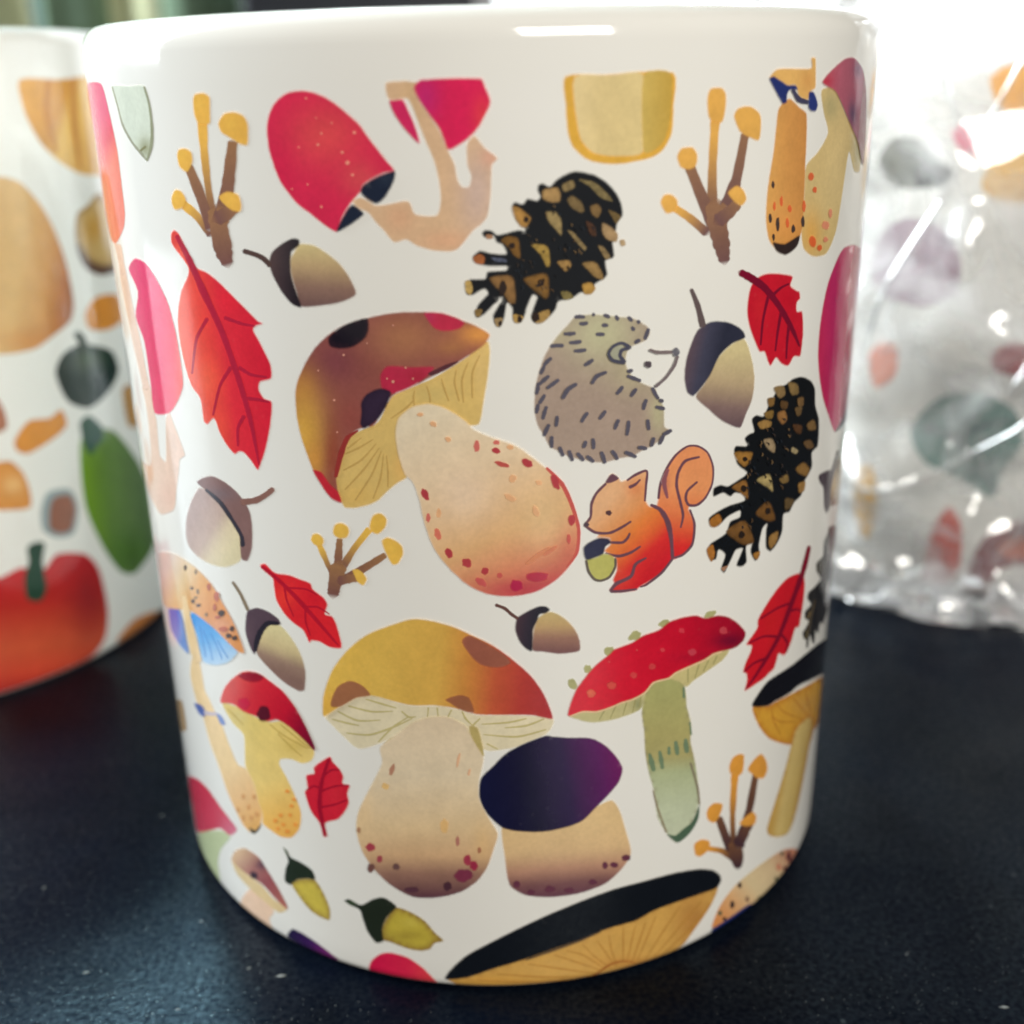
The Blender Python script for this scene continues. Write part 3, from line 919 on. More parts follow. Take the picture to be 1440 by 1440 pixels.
leaf('printed large red leaf with dark rib', 220, 310, 6,
     "125,110 150,80 190,110 240,210 300,330 345,400 430,440 540,530 660,650 770,760 860,850 905,868 830,895 820,930 870,1020 920,1120 965,1220 970,1330 880,1360 865,1400 870,1440 910,1500 970,1525 975,1600 960,1750 920,1940 880,2060 855,2105 800,2030 740,1960 700,1950 660,1970 590,1890 530,1780 500,1690 480,1670 430,1720 400,1690 370,1500 300,1400 250,1260 205,1060 180,850 190,700 215,580 265,470 270,400 220,320 150,230 125,180",
     {'g': ((200, 1100), (900, 1000), [(0, (236, 92, 62)), (.3, (228, 70, 60)), (.55, (218, 46, 60)), (1, (210, 34, 56))]), 'b': [(420, 1350, 120, 200, (238, 98, 66), .6), (520, 1750, 100, 160, (234, 84, 60), .5), (620, 650, 120, 150, (222, 36, 54), .6), (160, 150, 40, 90, (196, 52, 66), .7)]},
     "175,130 280,330 400,600 560,950 700,1350 800,1700 868,2060", (34, 52, 60, 52, 46, 40, 10),
     ["430,830 340,1000 303,1290", "580,820 720,870 830,890", "630,1240 540,1390 480,1640", "700,1240 800,1300 930,1320", "740,1650 690,1750 690,1900", "770,1500 860,1510 950,1530"], 34, (172, 32, 58))
leaf('printed small red leaf above the yellow capped mushroom', 0, 480, 3,
     "1098,943 1120,938 1160,975 1220,985 1260,1000 1310,1020 1320,1045 1365,1080 1382,1110 1372,1150 1402,1160 1422,1200 1442,1292 1390,1290 1350,1268 1315,1262 1305,1272 1280,1220 1240,1190 1200,1150 1165,1090 1155,1030 1150,1000 1110,965",
     {'c': (218, 38, 48), 'b': [(1200, 1080, 50, 60, (232, 62, 50), .8), (1330, 1080, 40, 40, (206, 26, 46), .6)]},
     "1105,950 1180,1010 1260,1090 1340,1180 1428,1282", (14, 16, 18, 16, 6), ["1215,1040 1290,1045 1340,1070", "1200,1030 1210,1090 1240,1160", "1290,1120 1340,1120 1390,1150", "1290,1120 1290,1180 1310,1240"], 10, (176, 24, 46))
leaf('printed tiny red leaf beside the yellow stalked mushroom', 230, 970, 5.333,
     "1250,500 1270,540 1320,590 1350,650 1345,700 1397,715 1380,780 1392,840 1370,900 1310,970 1215,1000 1230,1097 1200,1102 1170,1000 1110,920 1075,830 1058,760 1080,740 1070,640 1130,625 1125,580 1190,530",
     {'c': (206, 34, 54), 'b': [(1290, 780, 60, 120, (214, 44, 58), .6)]},
     "1240,520 1185,700 1172,880 1212,1092", (18, 30, 36, 24), ["1180,760 1290,722 1390,716", "1180,880 1290,858 1380,822", "1195,650 1260,600 1320,600", "1180,740 1130,720 1075,750"], 18, (156, 18, 44))
leaf('printed red leaf beside the slate capped acorn', 1040, 360, 7.2,
     "115,300 180,220 260,180 380,175 535,205 515,300 580,350 605,360 612,430 580,470 580,560 632,560 645,750 632,900 612,1015 560,1015 540,1030 490,1112 420,1090 370,1030 345,1060 310,1112 280,1060 250,970 200,968 150,860 100,720 75,580 85,430",
     {'c': (194, 24, 44), 'b': [(480, 430, 90, 110, (184, 14, 38), .6), (200, 550, 80, 200, (200, 36, 46), .6)]},
     "5,165 110,220 250,320 400,510 530,740 605,915", (70, 88, 76, 62, 48, 16), ["340,390 420,320 500,280", "290,400 235,650 212,900", "420,560 385,760 360,960", "500,680 480,850 470,1040"], 34, (116, 14, 42))
leaf('printed long red leaf beside the red spotted mushroom', 1030, 740, 6,
     "560,395 600,410 610,500 600,620 580,750 560,850 530,860 500,960 460,1060 430,1090 390,1075 370,1140 350,1200 310,1240 260,1290 200,1330 140,1370 100,1387 122,1300 115,1245 88,1230 110,1150 150,1060 160,1010 115,1000 130,970 180,900 210,850 212,790 260,700 330,590 390,510 470,430",
     {'c': (198, 26, 40), 'b': [(330, 800, 90, 200, (204, 34, 40), .6), (500, 900, 60, 200, (186, 20, 40), .6)]},
     "645,170 620,280 590,390 500,640 380,950 200,1250 105,1380", (34, 44, 46, 40, 36, 26, 6), ["510,640 380,690 235,780", "370,930 260,930 140,985", "290,1110 180,1155 100,1225", "470,720 540,700 580,720", "400,900 460,980 450,1060"], 24, (122, 14, 40))

# --- pink mushrooms at the left edge
m = mm('mushroom_print', 'printed tall pink mushroom at the left edge with forked pale stalk', 160, 540, 6)
m.at('stalk').fill("240,20 305,15 340,230 362,300 390,600 440,650 440,300 470,240 510,340 560,470 602,600 560,640 550,750 530,900 510,1060 410,1102 380,1080 310,950 260,800 230,680 205,610 300,690 318,640 290,300 262,120", {'c': (224, 192, 172), 'b': [(450, 950, 120, 140, (226, 184, 166), .6)]})
m.view(0, 0, 1).line("167,345 176,400 190,470 206,545", (7, 10, 11, 9), (224, 190, 172))
m.at('cap').fill("181,378 190,363 205,370 222,395 238,430 250,480 258,540 250,565 238,581 218,581 212,540 203,480 191,445 194,410", {'g': ((195, 480), (256, 480), [(0, (216, 34, 100)), (.5, (222, 44, 96)), (.8, (230, 64, 90)), (1, (232, 92, 86))])})
m = mm('mushroom_print', 'printed pink mushroom cap seen edge on at the left rim', 0, 0, 1)
m.fill("123,118 142,117 152,150 165,210 172,265 176,300 174,322 163,343 156,335 146,285 135,200", {'g': ((128, 200), (165, 215), [(0, (214, 60, 110)), (.5, (214, 48, 84)), (1, (226, 110, 92))])})
m.at('stalk').line("163,343 168,362 173,385", (4, 5, 5), (222, 186, 168))
m = mm('mushroom_print', 'printed pale grey stalk tip hanging from the print edge', 0, 0, 1)
m.fill("157,121 180,121 203,121 210,145 214,180 214,205 207,227 198,215 185,200 172,175 165,150", {'c': (206, 212, 196), 'b': [(205, 208, 12, 16, (150, 152, 118), .9)]})
m.line("158,122 166,150 173,176 186,200 199,216 207,226", (2, 2, 3, 3, 4, 2), (150, 150, 130))
m.line("203,122 210,146 214,180 213,206 207,226", (3, 3, 4, 5, 2), (142, 144, 118))
m.line("205,206 198,212", 3, (128, 126, 90))

# --- brown capped bolete
m = mm('mushroom_print', 'printed big brown capped mushroom leaning on its plump stalk', 400, 430, 4.8)
m.at('gills').fill("385,1322 355,1230 360,1120 390,980 440,890 520,850 640,790 700,670 740,610 860,560 1000,500 1120,430 1240,350 1370,240 1388,300 1378,450 1345,650 1312,800 1200,800 1050,740 900,720 800,800 790,920 815,1050 832,1150 760,1200 700,1250 620,1322 500,1362 410,1362", {'c': (214, 182, 110), 'b': [(480, 1290, 160, 90, (220, 180, 100), .7), (780, 1100, 60, 120, (222, 176, 102), .7), (1330, 420, 50, 250, (224, 190, 124), .6), (1000, 600, 160, 60, (200, 178, 112), .6)]})
m.line("385,1316 355,1230 360,1120 390,980 440,890 520,850 640,790 700,670 740,610 860,560 1000,500 1120,430 1240,350 1360,250", 18, (214, 182, 110))
for g in ("600,900 500,960 410,1000", "620,930 520,1040 400,1110", "640,960 540,1100 410,1240", "655,980 590,1140 480,1310", "670,1000 650,1160 600,1300", "690,1010 700,1120 700,1220", "720,760 820,690 870,640", "880,570 872,620 880,680", "960,540 980,600 985,650", "1060,490 1080,560 1110,640", "1160,430 1150,520 1180,640", "1240,380 1200,500 1210,650", "1320,330 1270,450 1270,620", "520,890 470,930 430,960"):
    m.line(g, (6, 13, 9), (188, 154, 88))
m.at('cap').fill("75,600 85,520 130,410 200,290 290,200 400,130 560,80 700,50 850,38 1000,45 1150,80 1290,130 1388,190 1380,220 1340,270 1240,340 1130,410 1010,470 920,520 820,560 730,610 690,680 640,760 600,810 510,830 440,880 400,960 375,1050 355,1150 365,1250 387,1325 330,1310 260,1220 200,1120 150,990 110,870 85,750",
    {'c': (142, 80, 72), 'b': [(330, 380, 200, 160, (122, 62, 72), .8), (130, 560, 90, 150, (178, 116, 66), .9), (130, 860, 160, 330, (214, 164, 72), .95), (210, 1040, 60, 130, (214, 150, 70), .8), (820, 220, 260, 170, (168, 112, 78), .9), (1310, 190, 150, 80, (222, 150, 76), 1.0), (1130, 280, 120, 60, (176, 120, 70), .6), (330, 1000, 60, 220, (148, 66, 48), .7), (450, 760, 100, 120, (146, 74, 66), .7)]})
m.at('cap_spot')
m.fill("300,210 400,130 560,80 572,150 545,220 470,275 380,290 310,272", {'c': (26, 20, 30), 'e': ((60, 34, 44), 30, .6)})
m.fill("942,45 1060,45 1180,85 1217,115 1180,155 1080,170 1010,150 970,100", {'c': (190, 42, 72), 'b': [(980, 80, 50, 50, (176, 50, 90), .6)]})
m.fill("650,460 700,405 850,412 1010,412 960,480 850,550 730,592 660,555", {'c': (182, 44, 72), 'b': [(900, 470, 70, 60, (160, 30, 50), .6)]})
m.fill("968,455 1040,418 1090,395 1180,368 1130,410 1000,472", (84, 42, 50))
m.fill("520,650 560,590 650,555 722,580 690,680 630,770 540,828 513,795 520,720", {'c': (52, 38, 58), 'e': ((34, 24, 40), 40, .6)})
m.fill("195,1108 250,1118 310,1200 370,1260 387,1327 310,1290 240,1190", (192, 42, 56))
m.line("500,840 430,890 385,1000 350,1150", (10, 34, 40, 26), (148, 52, 48))
for (x, y, r) in ((403, 330, 9), (232, 435, 7), (340, 635, 8), (735, 510, 10), (695, 490, 6), (820, 415, 7), (360, 850, 6), (560, 250, 6), (735, 130, 6), (870, 490, 7)):
    m.dot(x, y, r, r, (214, 150, 130))
m.view(480, 480, 3).at('stalk').fill("230,380 245,320 300,275 370,262 440,280 520,330 560,370 640,405 740,440 860,530 930,590 970,670 1002,780 1000,880 960,950 900,1010 820,1055 720,1074 620,1065 540,1030 460,960 390,870 350,760 325,650 300,590 270,560 240,470",
    {'g': ((380, 300), (720, 1070), [(0, (224, 208, 180)), (.35, (226, 200, 166)), (.7, (220, 174, 124)), (.88, (212, 132, 100)), (1, (196, 86, 82))]), 'b': [(850, 740, 130, 160, (222, 188, 140), .7), (760, 1040, 160, 40, (188, 66, 80), .7), (520, 640, 120, 120, (228, 202, 176), .6), (960, 900, 50, 90, (206, 112, 92), .7)]})
m.line("865,532 930,600 972,690 1000,790 992,890 950,950", (12, 20, 18, 16, 14, 6), (196, 88, 80))
m.at('fleck')
R1, O1 = (176, 64, 70), (224, 172, 128)
for (x, y, rx, ry, c, a) in ((355, 645, 14, 28, R1, -.4), (368, 742, 10, 20, (206, 110, 100), 0), (412, 722, 10, 20, O1, 0), (408, 812, 14, 24, (212, 116, 96), -.3), (455, 890, 16, 22, R1, -.3), (530, 932, 22, 18, R1, .4), (606, 966, 16, 16, R1, 0), (668, 985, 12, 12, (196, 90, 84), 0), (738, 1026, 28, 24, (176, 40, 76), 0), (824, 990, 50, 22, (180, 56, 76), 0), (590, 1012, 26, 14, (200, 90, 88), .6),
                             (572, 440, 14, 24, (206, 110, 100), 0), (655, 424, 14, 10, (206, 110, 100), 0), (653, 458, 18, 14, R1, .3), (712, 444, 14, 10, O1, 0), (677, 516, 30, 11, (190, 86, 78), .3), (783, 510, 24, 16, R1, .5), (900, 590, 16, 34, R1, -.4), (970, 750, 14, 24, R1, 0), (957, 830, 9, 20, (198, 92, 84), 0), (722, 576, 16, 16, O1, .3), (832, 594, 14, 10, O1, .5), (712, 656, 26, 12, O1, .5), (820, 716, 12, 24, O1, -.4), (335, 306, 14, 8, O1, 0), (390, 346, 16, 10, O1, .5), (452, 410, 14, 10, O1, .6), (830, 900, 60, 10, (210, 136, 100), -.6), (880, 880, 40, 8, (208, 128, 98), -.6)):
    m.dot(x, y, rx, ry, c, a)

# --- hedgehog
m = mm('hedgehog_print', 'printed curled grey hedgehog with white face', 740, 430, 6)
m.at('body').fill("400,100 460,80 560,70 680,80 780,90 880,100 960,130 1030,180 1045,230 1010,290 950,320 880,350 850,400 840,480 870,560 960,640 1050,680 1090,700 1120,780 1160,850 1165,950 1170,1020 1215,1050 1160,1110 1070,1180 980,1220 900,1270 780,1290 680,1320 580,1320 480,1300 380,1280 290,1240 200,1190 150,1100 95,1010 70,900 68,760 80,660 110,540 150,430 210,320 290,220 350,160",
    {'c': (164, 144, 130), 'b': [(640, 230, 330, 300, (186, 182, 148), 1.0), (900, 560, 200, 200, (180, 170, 138), .8), (1120, 900, 90, 200, (182, 176, 140), .9), (250, 240, 120, 90, (188, 178, 144), .8)]})
m.at('quill')
QC = (86, 83, 96)
for q in "410,95,490,95 450,150,515,145 558,75,572,80 655,80,700,95 755,85,770,120 860,95,890,125 938,128,955,140 640,165,685,165 590,240,655,240 890,180,905,205 1030,195,1000,280 915,312,955,288 320,235,410,230 205,340,310,335 365,310,460,300 405,380,500,370 210,440,150,500 150,510,120,570 490,500,560,455 190,590,110,660 100,650,85,740 155,750,110,820 100,830,85,900 170,850,140,950 760,740,810,680 880,760,925,700 985,870,1010,790 850,550,890,540 850,590,960,630 1060,690,1110,780 1090,850,1160,865 1120,790,1150,800 465,975,515,900 615,950,665,885 250,1010,260,930 745,1035,775,960 845,1085,860,970 1030,1040,1020,960 150,1090,190,1000 215,1190,215,1100 480,1190,500,1140 565,1200,560,1120 310,1260,280,1190 390,1300,360,1220 480,1300,430,1240 565,1310,510,1265 660,1320,630,1230 765,1290,720,1220 920,1270,830,1230 940,1190,1010,1200 1050,1180,1070,1110 1120,1160,1150,1090 1150,1080,1215,1045 175,690,270,620".split():
    a, b, c, d = (float(v) for v in q.split(','))
    mx_, my_ = (a + c) / 2, (b + d) / 2
    m.line([(a, b), (mx_ + random.uniform(-4, 4), my_ + random.uniform(-4, 4)), (c, d)], (28, 38, 30), QC)
m.line("550,650 590,590 670,555", (30, 38, 30), QC)
m.line("305,775 350,700 420,655", (34, 42, 34), QC)
m.at('ear').fill("700,400 740,345 810,330 800,380 800,450 740,450", (160, 160, 140))
m.line("872,350 800,310 725,340 690,400 722,455 822,478", (34, 30, 26, 26, 30, 30), (74, 74, 90))
m.line("825,470 785,420 800,370 862,352", (34, 34, 32, 30), (74, 74, 90))
m.at('face').line("1035,368 1100,388 1230,385", (28, 34, 30), (120, 106, 106))
m.line("1268,420 1240,500 1170,600 1085,675", (26, 28, 26, 30), (116, 104, 106))
m.dot(1255, 385, 34, 38, (104, 102, 110))
m.dot(1020, 490, 30, 30, (82, 72, 78))

# --- squirrel
m = mm('squirrel_print', 'printed red squirrel holding an acorn', 800, 610, 6)
OL = (104, 70, 82)
m.at('tail').fill("755,545 760,440 800,330 850,230 920,150 1000,100 1080,100 1150,140 1200,220 1220,330 1200,440 1160,530 1110,590 1020,610 1010,640 1040,700 1060,800 1040,930 980,1010 870,1060 840,900 780,700 740,620",
    {'g': ((1000, 130), (960, 1030), [(0, (222, 142, 94)), (.35, (226, 148, 96)), (.6, (222, 122, 76)), (.78, (216, 84, 56)), (.9, (214, 48, 44)), (1, (206, 40, 44))]), 'b': [(810, 420, 40, 110, (180, 104, 90), .7)]})
m.line("755,545 770,430 820,300 900,180 1000,105 1090,105 1170,160 1215,280 1208,420 1150,540 1080,600 1010,600 985,545 1000,480 1082,405", (22, 24, 22, 20, 18, 18, 18, 18, 18, 20, 22, 24, 24, 22, 18), OL)
m.line("1100,195 980,230 920,330 908,440 940,580 962,690 942,790", (18, 26, 24, 26, 26, 22, 14), OL)
m.line("1020,640 1058,760 1040,930 960,1020 870,1050", (18, 22, 22, 22, 22), OL)
m.line("835,300 800,400 830,540", (26, 46, 18), (136, 84, 92))
m.at('body').fill("130,770 180,680 185,590 210,520 260,450 310,410 340,350 370,335 420,370 440,400 490,385 560,340 650,305 667,320 652,440 647,560 680,610 740,620 800,680 850,780 880,900 870,1050 800,1150 700,1230 600,1290 560,1322 400,1342 340,1320 380,1260 370,1230 400,1150 390,1040 300,990 350,930 340,880 200,870 250,850 160,800",
    {'g': ((260, 640), (720, 1140), [(0, (222, 172, 128)), (.25, (220, 152, 98)), (.45, (222, 128, 64)), (.62, (220, 104, 56)), (.78, (210, 50, 48)), (1, (202, 34, 44))]), 'b': [(430, 1230, 110, 90, (206, 70, 54), .6), (560, 450, 90, 90, (214, 124, 74), .7)]})
m.at('outline')
for (p, w) in (("135,765 182,700 190,590 232,500 310,420", (24, 22, 24, 24, 24)), ("490,392 560,345 655,312 650,430 640,565", (18, 24, 22, 22, 18)), ("510,450 560,425 600,385", (30, 24, 14)), ("130,770 220,830 340,835 440,790 522,738", (24, 24, 24, 24, 16)),
               ("350,915 450,915 492,880 512,838", (24, 24, 24, 20)), ("310,1010 420,1030 520,1000 602,948", (22, 26, 24, 16)), ("690,598 770,640 830,740 860,880 872,1045", (22, 40, 50, 36, 26)), ("650,1045 560,1100 522,1200 400,1262 348,1322", (16, 28, 28, 32, 26)), ("350,1328 450,1325 570,1308", (24, 26, 16)), ("870,1055 780,1170 650,1272 600,1290", (22, 22, 20, 12))):
    m.line(p, w, OL)
m.fill("305,412 340,350 370,333 422,375 355,412", OL)
m.dot(335, 665, 26, 22, (84, 56, 58)); m.dot(146, 765, 24, 22, (80, 62, 72))
m.at('held_acorn').fill("140,1060 220,1042 300,1008 380,1040 397,1110 372,1180 310,1232 240,1242 190,1200 160,1130", (182, 178, 98))
m.line("145,1070 165,1160 215,1225 270,1236 340,1205 388,1120 390,1050", 22, (98, 88, 78))
m.fill("120,960 170,910 250,875 330,880 357,915 310,950 290,1010 220,1042 140,1062", {'c': (48, 50, 74), 'e': ((40, 36, 50), 24, .6)})

# --- mushroom with blue gills and spotted cap (left edge)
m = mm('mushroom_print', 'printed orange spotted mushroom with blue gills on a thin stalk', 220, 760, 6)
m.at('stalk').view(230, 970, 5.333).fill("215,-240 262,-240 290,-120 310,0 340,60 385,160 440,260 490,400 560,560 620,590 680,700 710,830 742,930 720,1030 680,1077 640,1060 590,1000 520,860 470,740 410,560 350,400 310,250 285,170 250,90 225,0 200,-120", {'g': ((250, -200), (660, 1060), [(0, (238, 206, 158)), (.6, (234, 202, 150)), (.8, (230, 186, 132)), (1, (222, 168, 94))])})
m.fill("645,1030 690,1052 738,995 722,1040 685,1080 660,1072", (84, 76, 58))
m.fill("230,100 280,110 312,150 312,205 270,182", (84, 104, 168)); m.fill("395,170 440,200 467,260 430,258", (120, 142, 196)); m.line("310,170 360,180 400,180", 26, (190, 180, 196))
for (x, y) in ((600, 800), (640, 880), (560, 900), (600, 960), (660, 960), (680, 800), (700, 930)):
    m.dot(x, y, 14, 20, (208, 152, 96))
m.view(220, 760, 6).at('gills').fill("285,620 330,608 480,730 600,850 690,930 620,1020 510,1052 400,1020 345,800", {'g': ((380, 660), (520, 1040), [(0, (40, 140, 214)), (.45, (90, 164, 220)), (1, (180, 208, 232))])})
for g in ("400,760 450,880 480,1010", "460,780 520,900 560,1000", "520,840 570,930 610,990", "370,720 400,860 420,980"):
    m.line(g, 8, (60, 128, 200))
m.fill("108,560 180,556 222,650 252,820 277,955 200,880 130,750", {'g': ((150, 580), (230, 900), [(0, (70, 110, 200)), (1, (130, 160, 214))])})
m.at('cap').fill("30,100 150,108 260,170 360,250 470,370 560,520 640,660 700,800 747,945 700,940 600,850 480,730 300,595 240,585 110,570 60,520 40,300", {'g': ((60, 300), (500, 520), [(0, (226, 204, 190)), (.35, (228, 196, 150)), (.6, (224, 168, 106)), (1, (218, 146, 86))]), 'b': [(560, 720, 120, 80, (222, 160, 130), .7)]})
m.at('stalk').line("238,470 258,600 290,760 330,930 352,1010", (44, 60, 66, 74, 78), (236, 204, 156))
m.at('cap_spot')
for (x, y, rx, ry, c) in ((250, 228, 14, 24, 0), (340, 262, 14, 22, 1), (305, 400, 18, 14, 0), (355, 428, 14, 22, 1), (315, 510, 16, 20, 0), (362, 545, 20, 16, 0), (340, 480, 16, 10, 1), (450, 388, 18, 30, 2), (515, 470, 22, 40, 2), (555, 610, 30, 30, 0), (525, 645, 24, 14, 2), (645, 740, 20, 24, 0), (618, 800, 24, 22, 0), (668, 818, 24, 20, 0), (500, 560, 14, 30, 2), (430, 620, 12, 16, 1), (570, 745, 40, 24, 2)):
    m.dot(x, y, rx, ry, [(74, 58, 54), (128, 108, 84), (184, 104, 84)][c])

# --- red capped mushroom with yellow stalk
m = mm('mushroom_print', 'printed red capped mushroom with plump yellow stalk', 230, 970, 5.333)
m.at('stalk').fill("440,100 540,120 620,165 720,215 800,240 880,235 970,290 1080,390 1132,462 1110,530 1040,552 960,520 880,520 870,560 920,650 990,800 1032,920 1020,1040 960,1107 880,1102 800,1050 742,1000 742,930 700,820 650,650 612,560 602,340 520,250", {'g': ((700, 250), (930, 1080), [(0, (222, 196, 116)), (.5, (228, 198, 120)), (.8, (232, 184, 98)), (1, (230, 172, 84))]), 'b': [(560, 210, 60, 60, (204, 188, 128), .7), (980, 420, 110, 60, (206, 178, 96), .8)]})
for g in ("800,260 900,340 1080,440", "860,330 960,430 1040,500", "880,260 990,350 1100,440", "480,140 540,200 600,260"):
    m.line(g, (8, 12, 6), (190, 160, 84))
m.at('fleck')
for (x, y) in ((950, 940), (900, 1010), (860, 1040), (960, 870), (930, 760), (990, 1010), (880, 940), (840, 980), (930, 1060), (980, 820)):
    m.dot(x, y, 16, 14, (228, 146, 66))
m.at('cap').fill("428,92 460,-20 520,-90 600,-140 700,-135 800,-70 900,10 1000,140 1080,290 1142,430 1132,457 1060,380 950,280 860,225 780,235 700,200 600,160 540,115 490,100", {'g': ((450, 50), (1120, 420), [(0, (214, 76, 70)), (.25, (206, 40, 54)), (.6, (192, 24, 48)), (.8, (146, 14, 44)), (1, (112, 14, 46))])})
m.at('cap_spot').dot(755, 175, 52, 54, (86, 18, 36), .5)
m.dot(605, 100, 44, 44, (196, 20, 60))
m.fill("560,-115 660,-137 720,-125 760,-95 700,-60 620,-70", (150, 22, 44))

# --- pink and pale green mushroom (lower left edge)
m = mm('mushroom_print', 'printed crimson capped mushroom with pale green stalk at the left edge', 230, 970, 5.333)
m.at('stalk').fill("262,1065 370,1055 440,1055 505,1100 430,1200 410,1300 425,1440 360,1405 300,1275", (190, 200, 158))
m.at('cap').fill("188,650 260,670 340,750 430,880 500,970 553,1050 500,1092 430,1040 360,1052 258,1065 225,900", {'g': ((230, 850), (540, 1050), [(0, (200, 54, 78)), (.6, (206, 70, 92)), (1, (208, 112, 134))])})

# --- small brown mushroom
m = mm('mushroom_print', 'printed small brown mushroom near the foot of the mug', 300, 1160, 4.235)
m.at('stalk').fill("195,400 260,360 330,450 362,520 335,560 355,630 280,580 180,505 160,465", (230, 196, 168))
m.at('gills').fill("108,205 200,290 290,360 360,440 442,500 390,522 300,450 200,360 140,290", (220, 194, 146))
m.at('cap').fill("108,205 135,150 190,138 270,190 330,280 390,380 442,480 442,502 380,450 300,362 230,312 160,260", {'g': ((130, 190), (420, 480), [(0, (212, 176, 140)), (.3, (164, 108, 100)), (.6, (146, 76, 80)), (1, (170, 100, 90))]), 'b': [(290, 235, 36, 30, (70, 44, 66), .9)]})
m.dot(243, 300, 26, 22, (58, 34, 48), .6)

# --- prints cut off by the foot of the mug
m = mm('mushroom_print', 'printed purple mushroom cap cut off by the foot of the mug', 300, 1160, 4.235)
m.fill("438,665 468,618 520,638 600,688 680,748 745,805 690,815 600,780 500,715", {'g': ((450, 650), (700, 780), [(0, (30, 22, 62)), (.5, (58, 28, 84)), (1, (120, 40, 110))])})
m = mm('mushroom_print', 'printed pink mushroom cap cut off by the foot of the mug', 300, 1160, 4.235)
m.fill("928,890 940,810 1000,765 1060,760 1160,790 1260,860 1345,960 1300,980 1100,940", {'g': ((950, 850), (1300, 900), [(0, (206, 24, 72)), (.6, (218, 40, 76)), (1, (224, 66, 74))])})

# --- yellow capped bolete
m = mm('mushroom_print', 'printed big yellow capped mushroom with pale round stalk', 440, 860, 4)
m.at('gills').fill("70,590 160,530 250,480 340,470 450,505 560,530 700,530 820,550 920,580 1080,582 1230,585 1352,605 1345,650 1310,690 1150,760 1000,785 950,770 890,700 800,640 660,620 560,640 480,690 380,740 260,772 180,710 110,640", {'c': (222, 210, 178)})
for g in ("140,560 250,612 380,610", "200,530 330,562 450,560", "300,492 400,522 470,542", "110,605 200,628 260,640", "190,682 320,692 450,650 560,600", "370,732 450,650 540,590", "500,560 540,592 580,590", "650,540 646,590", "700,540 705,588", "780,552 760,592", "940,600 900,642 890,690", "1300,602 1200,640 1080,652", "1200,600 1100,622 950,632", "1310,662 1150,702 960,690", "980,742 1040,772", "840,560 860,600 900,640", "400,745 440,715 500,690"):
    n = len(T(g))
    m.line(g, [7] + [11] * (n - 2) + [5] if n > 2 else [9, 6], (186, 174, 118))
m.fill("880,640 930,655 965,810 920,795 890,710", (182, 164, 104))
m.at('stalk').fill("380,760 480,685 560,625 660,592 760,592 860,642 890,700 945,790 962,830 935,960 940,1060 1010,1190 1042,1250 1020,1330 980,1440 920,1520 830,1577 700,1607 560,1602 430,1530 340,1440 280,1350 245,1230 255,1130 310,1010 390,850",
    {'g': ((640, 620), (640, 1605), [(0, (220, 200, 170)), (.3, (220, 202, 172)), (.6, (218, 190, 148)), (.76, (206, 168, 128)), (.86, (150, 112, 96)), (1, (92, 56, 68))]), 'b': [(290, 1150, 60, 150, (224, 192, 146), .6), (960, 1300, 60, 120, (216, 178, 124), .6)]})
m.at('fleck')
for (x, y, rx, ry, c, a) in ((325, 1322, 28, 24, (168, 66, 78), 0), (377, 1390, 18, 22, (160, 70, 80), 0), (447, 888, 14, 34, (178, 128, 104), .35), (260, 1226, 11, 18, (168, 124, 92), 0), (870, 1396, 22, 32, (162, 58, 78), 0), (905, 1426, 22, 26, (156, 48, 72), 0), (815, 1288, 12, 30, (176, 118, 104), 0), (937, 1340, 11, 18, (166, 112, 84), 0), (850, 1480, 50, 36, (120, 50, 72), 0), (470, 1432, 20, 18, (106, 76, 74), 0), (740, 1205, 24, 40, (224, 182, 122), 0), (410, 980, 22, 18, (224, 184, 120), .6), (330, 1440, 22, 26, (112, 76, 70), 0), (760, 1540, 24, 26, (74, 44, 56), 0), (560, 1560, 40, 16, (86, 52, 64), 0), (820, 830, 8, 40, (222, 176, 140), .2), (880, 900, 8, 20, (222, 176, 140), .2)):
    m.dot(x, y, rx, ry, c, a)
m.at('cap').fill("58,560 65,460 110,330 190,220 300,130 420,80 560,38 680,50 800,85 900,130 1020,190 1130,270 1230,360 1300,460 1342,560 1348,602 1230,580 1080,578 920,575 820,545 700,525 560,525 450,500 340,470 250,480 160,530 68,588",
    {'g': ((60, 330), (1340, 470), [(0, (226, 184, 82)), (.25, (218, 178, 84)), (.5, (212, 168, 80)), (.62, (204, 138, 66)), (.75, (190, 88, 58)), (.87, (176, 60, 52)), (1, (170, 46, 50))]), 'b': [(80, 520, 60, 90, (226, 170, 70), .7)]})
m.at('cap_spot').fill("838,160 880,130 980,178 1080,240 1112,285 1040,312 940,292 870,222", {'c': (152, 90, 72)})
m.fill("105,500 140,420 210,385 280,410 328,467 250,482 160,532 108,532", {'c': (158, 104, 72)})
m.fill("748,490 820,465 880,480 908,562 840,552 780,517", {'c': (150, 94, 66)})

